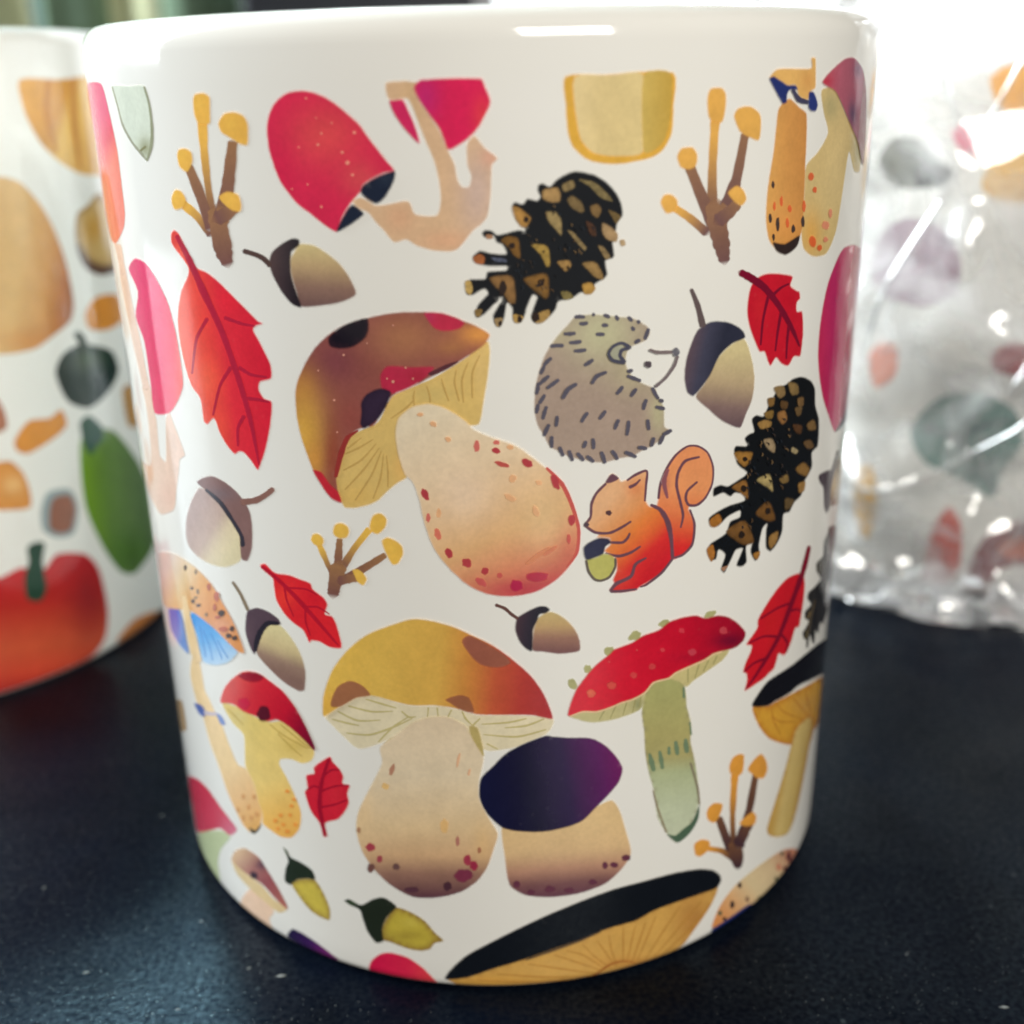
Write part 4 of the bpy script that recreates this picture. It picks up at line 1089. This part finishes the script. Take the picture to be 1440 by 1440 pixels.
# --- purple mushroom
m = mm('mushroom_print', 'printed purple capped mushroom on a stubby stalk', 480, 960, 3)
m.at('stalk').fill("680,600 800,600 960,570 1060,530 1140,495 1175,540 1205,640 1222,720 1180,790 1110,850 1000,890 880,905 780,897 715,862 700,820 690,740", {'g': ((940, 600), (960, 900), [(0, (218, 186, 136)), (.35, (214, 180, 134)), (.6, (180, 136, 112)), (.8, (122, 82, 82)), (1, (98, 58, 74))])})
for (x, y, rx, ry) in ((1200, 738, 20, 14), (1150, 768, 18, 12), (1112, 772, 12, 16), (800, 885, 16, 14), (880, 870, 22, 14), (960, 875, 20, 12), (740, 850, 14, 16), (1060, 840, 18, 12)):
    m.dot(x, y, rx, ry, (98, 50, 68))
m.at('cap').fill("578,460 590,400 640,350 690,300 760,260 860,222 900,226 960,230 1050,232 1110,260 1160,310 1187,360 1170,420 1120,480 1070,530 1020,580 960,606 850,629 740,626 680,612 630,570 590,520",
    {'g': ((600, 460), (1180, 360), [(0, (20, 22, 54)), (.35, (22, 18, 46)), (.6, (40, 20, 64)), (.85, (86, 26, 88)), (1, (108, 30, 92))])})

# --- red spotted mushroom
m = mm('mushroom_print', 'printed red spotted mushroom with greenish stalk', 780, 850, 5.143)
m.at('wart')
for (x, y, rx, ry) in ((130, 575, 30, 42), (237, 465, 30, 28), (392, 338, 40, 34), (580, 225, 50, 32), (790, 135, 40, 24), (1125, 70, 46, 24)):
    m.dot(x, y, rx, ry, (168, 166, 116), -.4)
m.at('stalk').view(0, 0, 1).fill("907,974 920,957 939,951 959,957 964,971 966,994 972,1017 971,1041 974,1056 978,1074 982,1103 983,1126 973,1155 952,1185 936,1170 924,1148 919,1111 912,1087 907,1060 905,1025 902,1002", {'g': ((935, 955), (950, 1180), [(0, (166, 166, 108)), (.35, (168, 160, 104)), (.48, (166, 158, 106)), (.58, (170, 178, 138)), (.8, (188, 196, 166)), (1, (192, 198, 172))]), 'e': ((130, 122, 96), 5, .7)})
m.view(780, 850, 5.143)
for (p, w) in (("685,1080 700,1140 715,1200", (20, 42, 30)), ("758,1062 768,1120 778,1182", (22, 36, 26)), ("825,1030 826,1080", (20, 26)), ("873,990 880,1040 886,1082", (24, 36, 26)), ("945,975 948,1020 955,1065", (24, 40, 30)), ("910,520 920,560", (24, 20)), ("930,600 932,670", (14, 18)), ("975,850 985,940", (12, 14))):
    m.line(p, w, (108, 128, 100))
m.view(900, 980, 4.114).fill("148,788 200,800 240,768 300,718 342,620 337,700 292,782 216,842", (74, 98, 78))
m.line("75,540 100,640 150,780", (8, 12, 12), (140, 128, 104)); m.line("290,380 330,520 342,620", (12, 14, 12), (128, 118, 98))
m.view(780, 850, 5.143).at('gills').fill("108,805 200,768 300,768 400,738 480,704 560,679 650,628 645,700 612,762 520,802 400,837 260,852 170,832", {'c': (190, 182, 132), 'b': [(600, 720, 40, 50, (128, 132, 94), .8)]})
m.fill("820,530 870,488 980,438 1080,394 1140,354 1200,334 1262,328 1210,402 1100,482 1000,552 952,594 900,560", {'c': (192, 180, 126)})
for g in ("520,700 490,800", "440,730 400,820", "580,690 560,780", "360,760 320,830", "620,660 612,740", "960,460 960,560", "1040,430 1010,530", "1110,400 1070,480", "1170,370 1140,430"):
    m.line(g, (10, 6), (156, 150, 100))
m.at('cap').fill("95,803 110,720 150,620 220,520 300,430 400,350 430,320 560,270 640,220 750,180 830,120 920,90 1020,75 1090,95 1180,75 1260,90 1330,140 1377,200 1360,260 1300,312 1200,337 1140,355 1080,395 980,440 870,490 820,530 710,560 650,630 560,680 480,705 400,740 300,770 200,770",
    {'g': ((120, 760), (1370, 180), [(0, (214, 42, 58)), (.3, (208, 26, 50)), (.7, (190, 18, 44)), (1, (150, 14, 40))]), 'b': [(1260, 260, 130, 60, (92, 12, 44), .8), (1000, 380, 180, 40, (150, 18, 46), .5)]})
m.at('cap_spot')
for (x, y, r, c) in ((262, 640, 34, (222, 128, 92)), (410, 582, 32, (216, 100, 78)), (568, 508, 26, (206, 84, 78)), (702, 446, 26, (204, 80, 78)), (775, 325, 18, (204, 80, 86)), (990, 342, 30, (182, 76, 92)), (912, 185, 22, (200, 70, 84)), (1212, 185, 32, (178, 82, 92)), (590, 325, 8, (210, 90, 90)), (390, 410, 10, (212, 90, 86))):
    m.dot(x, y, r, r * .9, {'c': c, 'e': ((200, 40, 56), r * .9, .7)})
m.at('rim').line("110,805 200,772 300,772 400,742 480,708 560,683 650,632 710,562 820,530 870,492 980,442 1080,398 1140,358 1200,338", 13, (218, 186, 146))

# --- pink mushroom at the right edge
m = mm('mushroom_print', 'printed crimson mushroom cap at the right edge', 0, 0, 1)
m.at('cap').fill("1179,360 1187,348 1200,344 1210,350 1210,420 1204,480 1199,540 1193,575 1182,600 1173,607 1165,585 1157,560 1152,530 1150,500 1152,465 1157,430 1165,395", {'g': ((1150, 480), (1205, 480), [(0, (192, 40, 84)), (.4, (184, 40, 96)), (1, (170, 36, 70))])})
m.at('underside').fill("1173,608 1184,590 1193,560 1198,530 1200,555 1193,580 1184,600", (30, 34, 62))

# --- dark capped brown mushroom (right)
m = mm('mushroom_print', 'printed black capped mushroom with amber gills on a thin stalk', 960, 960, 6.545)
m.at('gills').fill("638,225 780,212 860,170 960,120 1150,20 1320,-70 1310,150 1245,370 1190,452 1160,330 1050,430 1002,568 900,557 790,512 700,400", {'c': (210, 156, 56), 'e': ((176, 96, 34), 60, .8), 'b': [(1120, 200, 160, 120, (196, 148, 76), .7)]})
for g in ("870,200 930,270 1080,330", "820,310 900,360 1050,360", "1000,120 1080,220 1150,300", "1120,60 1150,180 1180,280", "820,240 830,340 900,480"):
    m.line(g, (6, 12, 6), (180, 116, 44))
m.at('stalk').fill("1045,420 1168,310 1200,440 1165,580 1130,780 1080,1030 1020,1270 960,1392 870,1422 790,1402 773,1340 830,1150 900,930 960,720 1000,560", {'g': ((900, 900), (1110, 940), [(0, (196, 158, 84)), (.3, (210, 184, 118)), (.7, (204, 176, 106)), (1, (170, 124, 58))]), 'e': ((166, 112, 48), 26, .6)})
m.view(0, 0, 1).at('cap').fill("1057,993 1064,978 1080,957 1113,935 1147,907 1162,897 1168,900 1164,932 1155,948 1123,964 1110,975 1090,986 1078,993", (20, 20, 26))

# --- black capped mushroom at the foot
m = mm('mushroom_print', 'printed wide black cap with amber gills above the foot of the mug', 620, 1180, 3.512)
m.at('gills').fill("30,690 130,678 250,638 400,590 540,540 700,486 820,436 960,396 1050,346 1200,291 1290,261 1368,236 1332,330 1250,450 1160,560 1000,622 850,670 700,702 500,733 300,748 100,742 60,712", {'c': (206, 160, 84), 'b': [(250, 710, 250, 40, (216, 160, 70), .7), (600, 640, 200, 60, (214, 168, 92), .6), (1250, 400, 100, 140, (176, 122, 62), .8), (950, 610, 180, 30, (190, 130, 62), .7)], 'e': ((160, 106, 52), 30, .5)})
for g in ("840,640 760,580 700,520", "870,630 840,540 830,470", "920,605 940,510 960,430", "970,595 1020,480 1060,380", "1010,590 1100,450 1180,330", "1050,585 1180,430 1290,300", "800,650 650,600 560,570", "780,665 600,640 430,615", "750,680 500,680 280,665", "860,625 800,540 770,500", "900,610 900,520 900,440", "1090,575 1240,430 1330,320", "820,645 700,570 620,550", "945,600 980,500 1010,410", "700,695 450,705 180,695"):
    m.line(g, (4, 8, 4), (182, 132, 62))
m.line("750,680 830,620 900,600 960,608", (10, 10, 8, 4), (160, 98, 44))
m.at('cap').fill("20,690 50,640 130,570 260,500 400,430 530,370 700,300 850,245 1000,205 1150,165 1270,145 1340,150 1377,175 1382,205 1360,240 1290,267 1200,297 1050,352 960,402 820,442 700,492 540,547 400,597 250,642 130,682", {'c': (16, 20, 27), 'e': ((34, 32, 34), 14, .6)})
m.line("420,595 540,552 680,502 790,455", (6, 12, 10, 4), (96, 76, 56))

# --- spotted mushroom at the foot, right
m = mm('mushroom_print', 'printed pale spotted cap with blue edge at the foot of the mug', 900, 980, 4.114)
m.at('underside').fill("410,1362 430,1328 540,1255 620,1200 655,1190 672,1205 560,1300 480,1360", (36, 50, 112))
m.at('cap').fill("412,1335 450,1230 500,1150 570,1070 680,980 780,910 840,880 905,880 890,950 830,1045 745,1140 660,1198 620,1205 545,1258 440,1328", {'g': ((440, 1300), (880, 900), [(0, (214, 140, 80)), (.25, (216, 166, 116)), (.5, (218, 196, 154)), (.75, (216, 190, 150)), (1, (196, 132, 104))])})
m.at('cap_spot')
for (x, y, rx, ry, c) in ((575, 1088, 12, 18, 0), (533, 1200, 14, 22, 0), (620, 1170, 11, 16, 1), (462, 1250, 12, 15, 2), (487, 1283, 12, 12, 0), (858, 925, 16, 36, 3), (820, 907, 9, 13, 2), (785, 1052, 8, 14, 2), (835, 990, 10, 16, 3), (690, 1160, 8, 10, 2), (800, 985, 14, 20, 4)):
    m.dot(x, y, rx, ry, [(50, 42, 46), (120, 92, 74), (76, 92, 72), (116, 58, 58), (202, 128, 100)][c])

m = mm('leaf_print', 'printed sliver of a brown leaf at the left edge', 0, 0, 1)
m.fill("246,985 256,985 263,1026 255,1028 249,1005", (184, 154, 116))


# ------------------------------------------------------------------ print of the pumpkin mug
def lm(name, label):
    return Motif(LEFT, left_root, name, label)


m = lm('pumpkin_print', 'printed orange pumpkin cut off by the print edge')
m.fill("27,112 80,112 150,112 160,240 120,246 90,232 60,205 42,175 32,150", {'g': ((30, 150), (140, 190), [(0, (216, 160, 88)), (.3, (206, 150, 78)), (.45, (196, 140, 70)), (.6, (218, 176, 96)), (1, (214, 164, 96))])})
m.at('rib').line("68,113 66,160 80,215", (7, 8, 4), (184, 124, 62)); m.line("104,113 104,170 112,236", (7, 9, 4), (186, 128, 70))
m = lm('pumpkin_print', 'printed large tan pumpkin')
m.fill("-120,270 -60,252 0,248 30,258 65,300 90,360 103,420 100,450 75,472 50,490 10,498 -60,496 -120,470 -140,380", {'g': ((-60, 380), (104, 400), [(0, (206, 168, 116)), (.5, (212, 172, 116)), (.75, (206, 150, 88)), (.92, (176, 104, 52)), (1, (150, 84, 42))]), 'b': [(60, 480, 60, 20, (196, 126, 62), .7)]})
m = lm('squash_print', 'printed cut squash slice')
m.dot(138, 328, 34, 52, {'c': (196, 162, 104), 'b': [(132, 320, 14, 24, (186, 136, 54), .9)], 'e': ((120, 84, 52), 12, .8)})
m.at('rind').line("110,345 122,370 140,380 160,378", (6, 11, 14, 12), (92, 66, 52))
m = lm('squash_print', 'printed small orange squash cube')
m.fill("120,440 135,418 165,415 172,450 150,464 125,462", (208, 134, 54))
m = lm('pumpkin_print', 'printed dark green pumpkin')
m.fill("78,525 88,498 112,484 135,486 158,494 167,522 152,552 125,574 95,564", {'c': (34, 50, 46), 'b': [(125, 505, 26, 18, (70, 86, 64), .8)]})
m.at('stem').line("118,488 114,476 108,470", (12, 10, 12), (40, 56, 50))
m = lm('squash_print', 'printed orange squash chunk')
m.fill("20,620 40,592 70,588 86,576 94,598 75,617 40,638 24,634", {'c': (210, 136, 46), 'e': ((196, 110, 50), 8, .6)})
m = lm('gourd_print', 'printed long green gourd')
m.fill("112,632 120,600 135,602 160,606 195,650 222,720 216,770 190,806 170,804 145,770 120,712", {'g': ((115, 690), (215, 680), [(0, (110, 150, 30)), (.35, (96, 128, 52)), (.7, (98, 122, 76)), (1, (70, 96, 50))]), 'b': [(180, 780, 40, 40, (66, 104, 30), .8)]})
m.at('stem').fill("112,595 124,584 142,598 146,615 136,628 128,640 118,626", (32, 72, 56))
m = lm('squash_print', 'printed orange squash wedge at the picture edge')
m.fill("-60,690 -30,660 12,648 32,664 42,690 42,714 0,718 -50,720", {'c': (208, 140, 66), 'b': [(18, 682, 16, 14, (226, 180, 120), .8)], 'e': ((176, 96, 48), 8, .6)})
m = lm('squash_print', 'printed small brown cube with grey outline')
m.fill("58,715 68,692 98,688 110,712 104,750 80,756 60,745", (140, 152, 154))
m.at('core').fill("70,715 76,700 98,696 106,715 100,745 82,750 70,742", (140, 84, 62))
m = lm('pumpkin_print', 'printed red orange pumpkin with green stem')
m.fill("-110,850 -60,825 0,812 30,798 60,802 80,779 120,779 140,802 152,860 146,902 110,942 50,968 -20,986 -80,975 -120,930", {'g': ((20, 800), (40, 970), [(0, (190, 40, 46)), (.3, (178, 44, 38)), (.65, (200, 84, 54)), (.85, (200, 70, 48)), (1, (178, 40, 40))]), 'b': [(125, 840, 30, 60, (140, 30, 34), .8)]})
m.at('stem').fill("38,770 50,762 63,764 60,790 66,828 56,846 38,842 34,812 40,790", (40, 68, 54))
m = lm('squash_print', 'printed orange squash near the foot')
m.fill("165,900 190,870 225,858 235,870 200,895 175,910", (196, 120, 60))
m = lm('pumpkin_print', 'printed brown pumpkin edge')
m.fill("-40,560 -10,555 5,575 10,600 -5,610 -40,605", (170, 110, 84))
m = lm('squash_print', 'printed amber squash at the right side')
m.fill("172,548 185,540 200,570 196,600 180,598", (176, 128, 66))


# ------------------------------------------------------------------ print of the wrapped mug
def wm(name, label):
    return Motif(WRAP, wrap_root, name, label)


for (nm, lb, p, spec) in (
        ('pumpkin_print', 'printed amber pumpkin high on the wrapped mug', "1392,110 1415,92 1460,95 1490,120 1480,155 1430,165 1402,145", (226, 158, 56)),
        ('pumpkin_print', 'printed yellow pumpkin under the amber one', "1380,262 1395,225 1430,205 1480,215 1490,260 1440,285 1400,280", (224, 176, 92)),
        ('acorn_print', 'printed grey acorn with black cap', "1236,225 1255,195 1290,195 1320,225 1318,258 1280,266 1250,256", (96, 98, 88)),
        ('mushroom_print', 'printed mauve round mushroom cap', "1226,370 1240,330 1275,306 1320,318 1350,360 1345,410 1300,432 1250,420 1230,400", (150, 118, 134)),
        ('mushroom_print', 'printed pink mushroom cap high on the wrapped mug', "1340,185 1365,170 1400,175 1412,205 1380,222 1350,210", (212, 110, 130)),
        ('mushroom_print', 'printed brown red cap beside the teal leaf', "1395,500 1420,482 1460,490 1470,520 1430,530 1400,522", (150, 58, 62)),
        ('leaf_print', 'printed teal fern leaf', "1280,605 1320,560 1375,552 1425,575 1440,620 1410,660 1395,700 1350,672 1300,650", (78, 122, 112)),
        ('leaf_print', 'printed yellow leaf low on the wrapped mug', "1200,690 1210,655 1228,660 1232,710 1222,755 1206,750", (224, 170, 66)),
        ('mushroom_print', 'printed red stalked mushroom low on the wrapped mug', "1295,810 1312,745 1335,712 1352,740 1350,795 1330,822 1300,826", (196, 78, 62)),
        ('mushroom_print', 'printed dark red mushroom cap low on the wrapped mug', "1355,825 1378,765 1410,735 1460,740 1480,800 1430,795 1402,805 1385,840", (122, 40, 50)),
        ('mushroom_print', 'printed orange mushroom side on the wrapped mug', "1222,500 1240,480 1262,490 1258,530 1230,545", (214, 110, 72))):
    m = wm(nm, lb)
    m.fill(p, spec)
    P = T(p)
    c = P.mean(0)
    if 'teal' in lb:
        m.at('rib').line("1300,600 1350,620 1400,690", (8, 12, 6), (52, 74, 84)); m.line("1350,618 1380,600 1430,590", (6, 8, 4), (60, 92, 92))
    elif 'grey acorn' in lb:
        m.at('cap').fill("1285,235 1320,228 1342,240 1325,262 1290,262", (40, 42, 40))
    elif 'dark red' in lb:
        m.at('spot').fill("1402,770 1425,752 1455,760 1455,782 1420,786", (196, 92, 54))
    elif 'mauve' in lb:
        m.at('spot').dot(1290, 365, 12, 10, (128, 96, 116))

for mo in MOTIFS:
    mo.build()

# ------------------------------------------------------------------ clear plastic bag round the third mug
def film_mat():
    m = bpy.data.materials.new('clear_film')
    m.use_nodes = True
    nt = m.node_tree
    nt.nodes.clear()
    out = N(nt, 'ShaderNodeOutputMaterial')
    tr = N(nt, 'ShaderNodeBsdfTransparent')
    tr.inputs[0].default_value = (.985, .99, .995, 1)
    gl = N(nt, 'ShaderNodeBsdfGlossy', i_Roughness=.09)
    gl.inputs[0].default_value = (1, 1, 1, 1)
    d1 = N(nt, 'ShaderNodeBsdfTranslucent')
    d1.inputs[0].default_value = (.92, .94, .97, 1)
    d2 = N(nt, 'ShaderNodeBsdfDiffuse')
    d2.inputs[0].default_value = (.92, .94, .97, 1)
    df = N(nt, 'ShaderNodeMixShader', i_Fac=.60)
    nt.links.new(d1.outputs[0], df.inputs[1]); nt.links.new(d2.outputs[0], df.inputs[2])
    fr = N(nt, 'ShaderNodeFresnel', i_IOR=1.55)
    mp = N(nt, 'ShaderNodeMath', operation='MULTIPLY')
    mp.inputs[1].default_value = 1.9
    mp.use_clamp = True
    nt.links.new(fr.outputs[0], mp.inputs[0])
    # cloudy white patches in the film stand in for blotchy highlights
    tcf = N(nt, 'ShaderNodeTexCoord')
    nf = N(nt, 'ShaderNodeTexNoise', i_Scale=62.0, i_Detail=4.0, i_Roughness=.6, i_Distortion=1.2)
    nt.links.new(tcf.outputs['Object'], nf.inputs['Vector'])
    mf = N(nt, 'ShaderNodeMapRange')
    mf.inputs[1].default_value, mf.inputs[2].default_value = .42, .66
    mf.inputs[3].default_value, mf.inputs[4].default_value = .18, .56
    nt.links.new(nf.outputs['Fac'], mf.inputs[0])
    mx0 = N(nt, 'ShaderNodeMixShader')
    nt.links.new(mf.outputs[0], mx0.inputs[0])
    nt.links.new(tr.outputs[0], mx0.inputs[1]); nt.links.new(df.outputs[0], mx0.inputs[2])
    mx = N(nt, 'ShaderNodeMixShader')
    nt.links.new(mp.outputs[0], mx.inputs[0])
    nt.links.new(mx0.outputs[0], mx.inputs[1]); nt.links.new(gl.outputs[0], mx.inputs[2])
    nt.links.new(mx.outputs[0], out.inputs[0])
    return m


FM = film_mat()
bag = empty('plastic_bag', (WRAP.cx, WRAP.cy, 0))
tag(bag, 'crinkled clear plastic bag wrapped round the mug by the window', 'bag')
nu, nv = 60, 30
V, F = [], []
rb = random.Random(11)
for j in range(nv + 1):
    v = j / nv
    for i in range(nu):
        a = 2 * math.pi * (i + .5 * (j % 2) + rb.uniform(-.34, .34)) / nu
        z = .0008 + (v + (rb.uniform(-.34, .34) / nv if 0 < j < nv else 0)) * .128
        # squarish bag, tight round the mug and gathered above it
        base = .0440 + .0030 * abs(math.sin(2 * a)) ** 2
        if v < .06:
            base += .004 * (1 - v / .06)
        if v > .76:
            base -= (v - .76) * .045
        q = Vector((math.sin(a) * 2.2, math.cos(a) * 2.2, z * 48))
        q2 = q + mnoise.noise_vector(q * .9) * .6
        cre = abs(mnoise.noise(q2 * 1.1)) * .0066 + abs(mnoise.noise(q2 * 2.6 + Vector((7, 3, 1)))) * .0046 + rb.uniform(0, .0009)
        diag = abs(math.sin(a * 4 + z * 80 + 2.0 * mnoise.noise(q * .8)))
        r = max(base + cre * 1.35 + .0050 * (1 - diag) ** 5, .0421)
        V.append((r * math.sin(a), -r * math.cos(a), z))
for j in range(nv):
    for i in range(nu):
        i2 = (i + 1) % nu
        A, B, C, D = j * nu + i, j * nu + i2, (j + 1) * nu + i2, (j + 1) * nu + i
        if (j % 2) == 0:
            F += [(A, B, D), (B, C, D)]
        else:
            F += [(A, B, C), (A, C, D)]
fo = mesh_obj('film', V, F, FM, bag, True)
sb = fo.modifiers.new('soften', 'SUBSURF')
sb.levels = sb.render_levels = 2
sb.subdivision_type = 'CATMULL_CLARK'
nu = 220
def crease(pts, w):
    P = smooth_path(np.array(pts, float), False, 5)
    V, F = [], []
    m_ = 6
    for i, (a, z) in enumerate(P):
        rr_ = .0515 + .0016 * math.sin(i * .9)
        c = np.array([rr_ * math.sin(a), -rr_ * math.cos(a), z])
        q = P[min(i + 1, len(P) - 1)] - P[max(i - 1, 0)]
        t = np.array([math.cos(a) * q[0] * rr_, math.sin(a) * q[0] * rr_, q[1]]); t /= np.linalg.norm(t) + 1e-9
        n_ = np.array([math.sin(a), -math.cos(a), 0])
        bnm = np.cross(t, n_)
        ww = w * (.25 + .75 * math.sin(math.pi * (i + .5) / len(P)))
        for k in range(m_):
            g = math.pi * k / (m_ - 1)
            V.append(tuple(c + bnm * ww * math.cos(g) + n_ * ww * 1.1 * math.sin(g)))
    for i in range(len(P) - 1):
        for k in range(m_ - 1):
            F.append((i * m_ + k, i * m_ + k + 1, (i + 1) * m_ + k + 1, (i + 1) * m_ + k))
    mesh_obj('crease', V, F, FM, bag)


for (pts, w) in (([(-.34, .098), (-.50, .078), (-.74, .052), (-.84, .033)], .00045), ([(-.10, .064), (-.20, .055), (-.33, .040)], .0005), ([(-1.05, .028), (-.80, .020), (-.55, .024), (-.30, .034), (-.12, .046)], .00045), ([(-.62, .112), (-.66, .094), (-.55, .080)], .0006)):
    crease(pts, w)
# crumpled skirt of spare film at the foot
V, F = [], []
nr = 10
for j in range(nr + 1):
    for i in range(nu):
        a = 2 * math.pi * i / nu
        q = Vector((math.sin(a) * 5, math.cos(a) * 5, j * .35))
        r = .0490 + .0085 * (j / nr) * (.55 + .9 * abs(mnoise.noise(q * .6)))
        z = .0006 + max(0.0, (.0065 * (1 - j / nr) + .004 * mnoise.noise(q * 1.6)) * (1 - (j / nr) ** 2 * .8))
        V.append((r * math.sin(a), -r * math.cos(a), z))
for j in range(nr):
    for i in range(nu):
        i2 = (i + 1) % nu
        F.append((j * nu + i, j * nu + i2, (j + 1) * nu + i2, (j + 1) * nu + i))
mesh_obj('spare_film', V, F, FM, bag)

# ------------------------------------------------------------------ dust and crumbs on the table
M_DUST = plain('pale_dust', (.30, .34, .34), .6)
V, F = [], []


def flake(x, y, ln, wd, rot, h):
    b = len(V)
    c, q = math.cos(rot), math.sin(rot)
    for (ex, ey, ez) in ((-ln, 0, .1), (0, -wd, .3), (ln, 0, .2), (0, wd, .3), (0, 0, 1), (0, 0, 0.02)):
        V.append((x + ex * c - ey * q, y + ex * q + ey * c, .00002 + h * ez))
    for k in range(4):
        F.append((b + k, b + (k + 1) % 4, b + 4))
        F.append((b + (k + 1) % 4, b + k, b + 5))


rd = random.Random(3)
for (x, y, l) in ((395, 1373, .0010), (350, 1362, .0005), (121, 1368, .0007), (228, 1147, .0005), (62, 1249, .0005), (1412, 1417, .0009), (1157, 1406, .0003), (1275, 1342, .0004), (250, 1420, .0005), (283, 1296, .0005)):
    g = px_floor(x, y)
    flake(g[0], g[1], l * .6, l * .2, rd.uniform(-.2, 1.0), l * .25)
for i in range(1300):
    x = rd.random() ** 1.5 * 700 if i % 3 else 1000 + rd.random() * 440
    y = 1040 + 400 * rd.random() ** .7
    g = px_floor(x, y)
    if math.hypot(g[0], g[1]) < .044 or math.hypot(g[0] - LEFT.cx, g[1] - LEFT.cy) < .046:
        continue
    l = rd.uniform(.00002, .00008)
    flake(g[0], g[1], l, l * .6, rd.uniform(0, 3), l * .6)
du = mesh_obj('dust', V, F, M_DUST, None, False)
tag(du, 'pale dust specks scattered over the black table top', 'dust', kind='stuff')
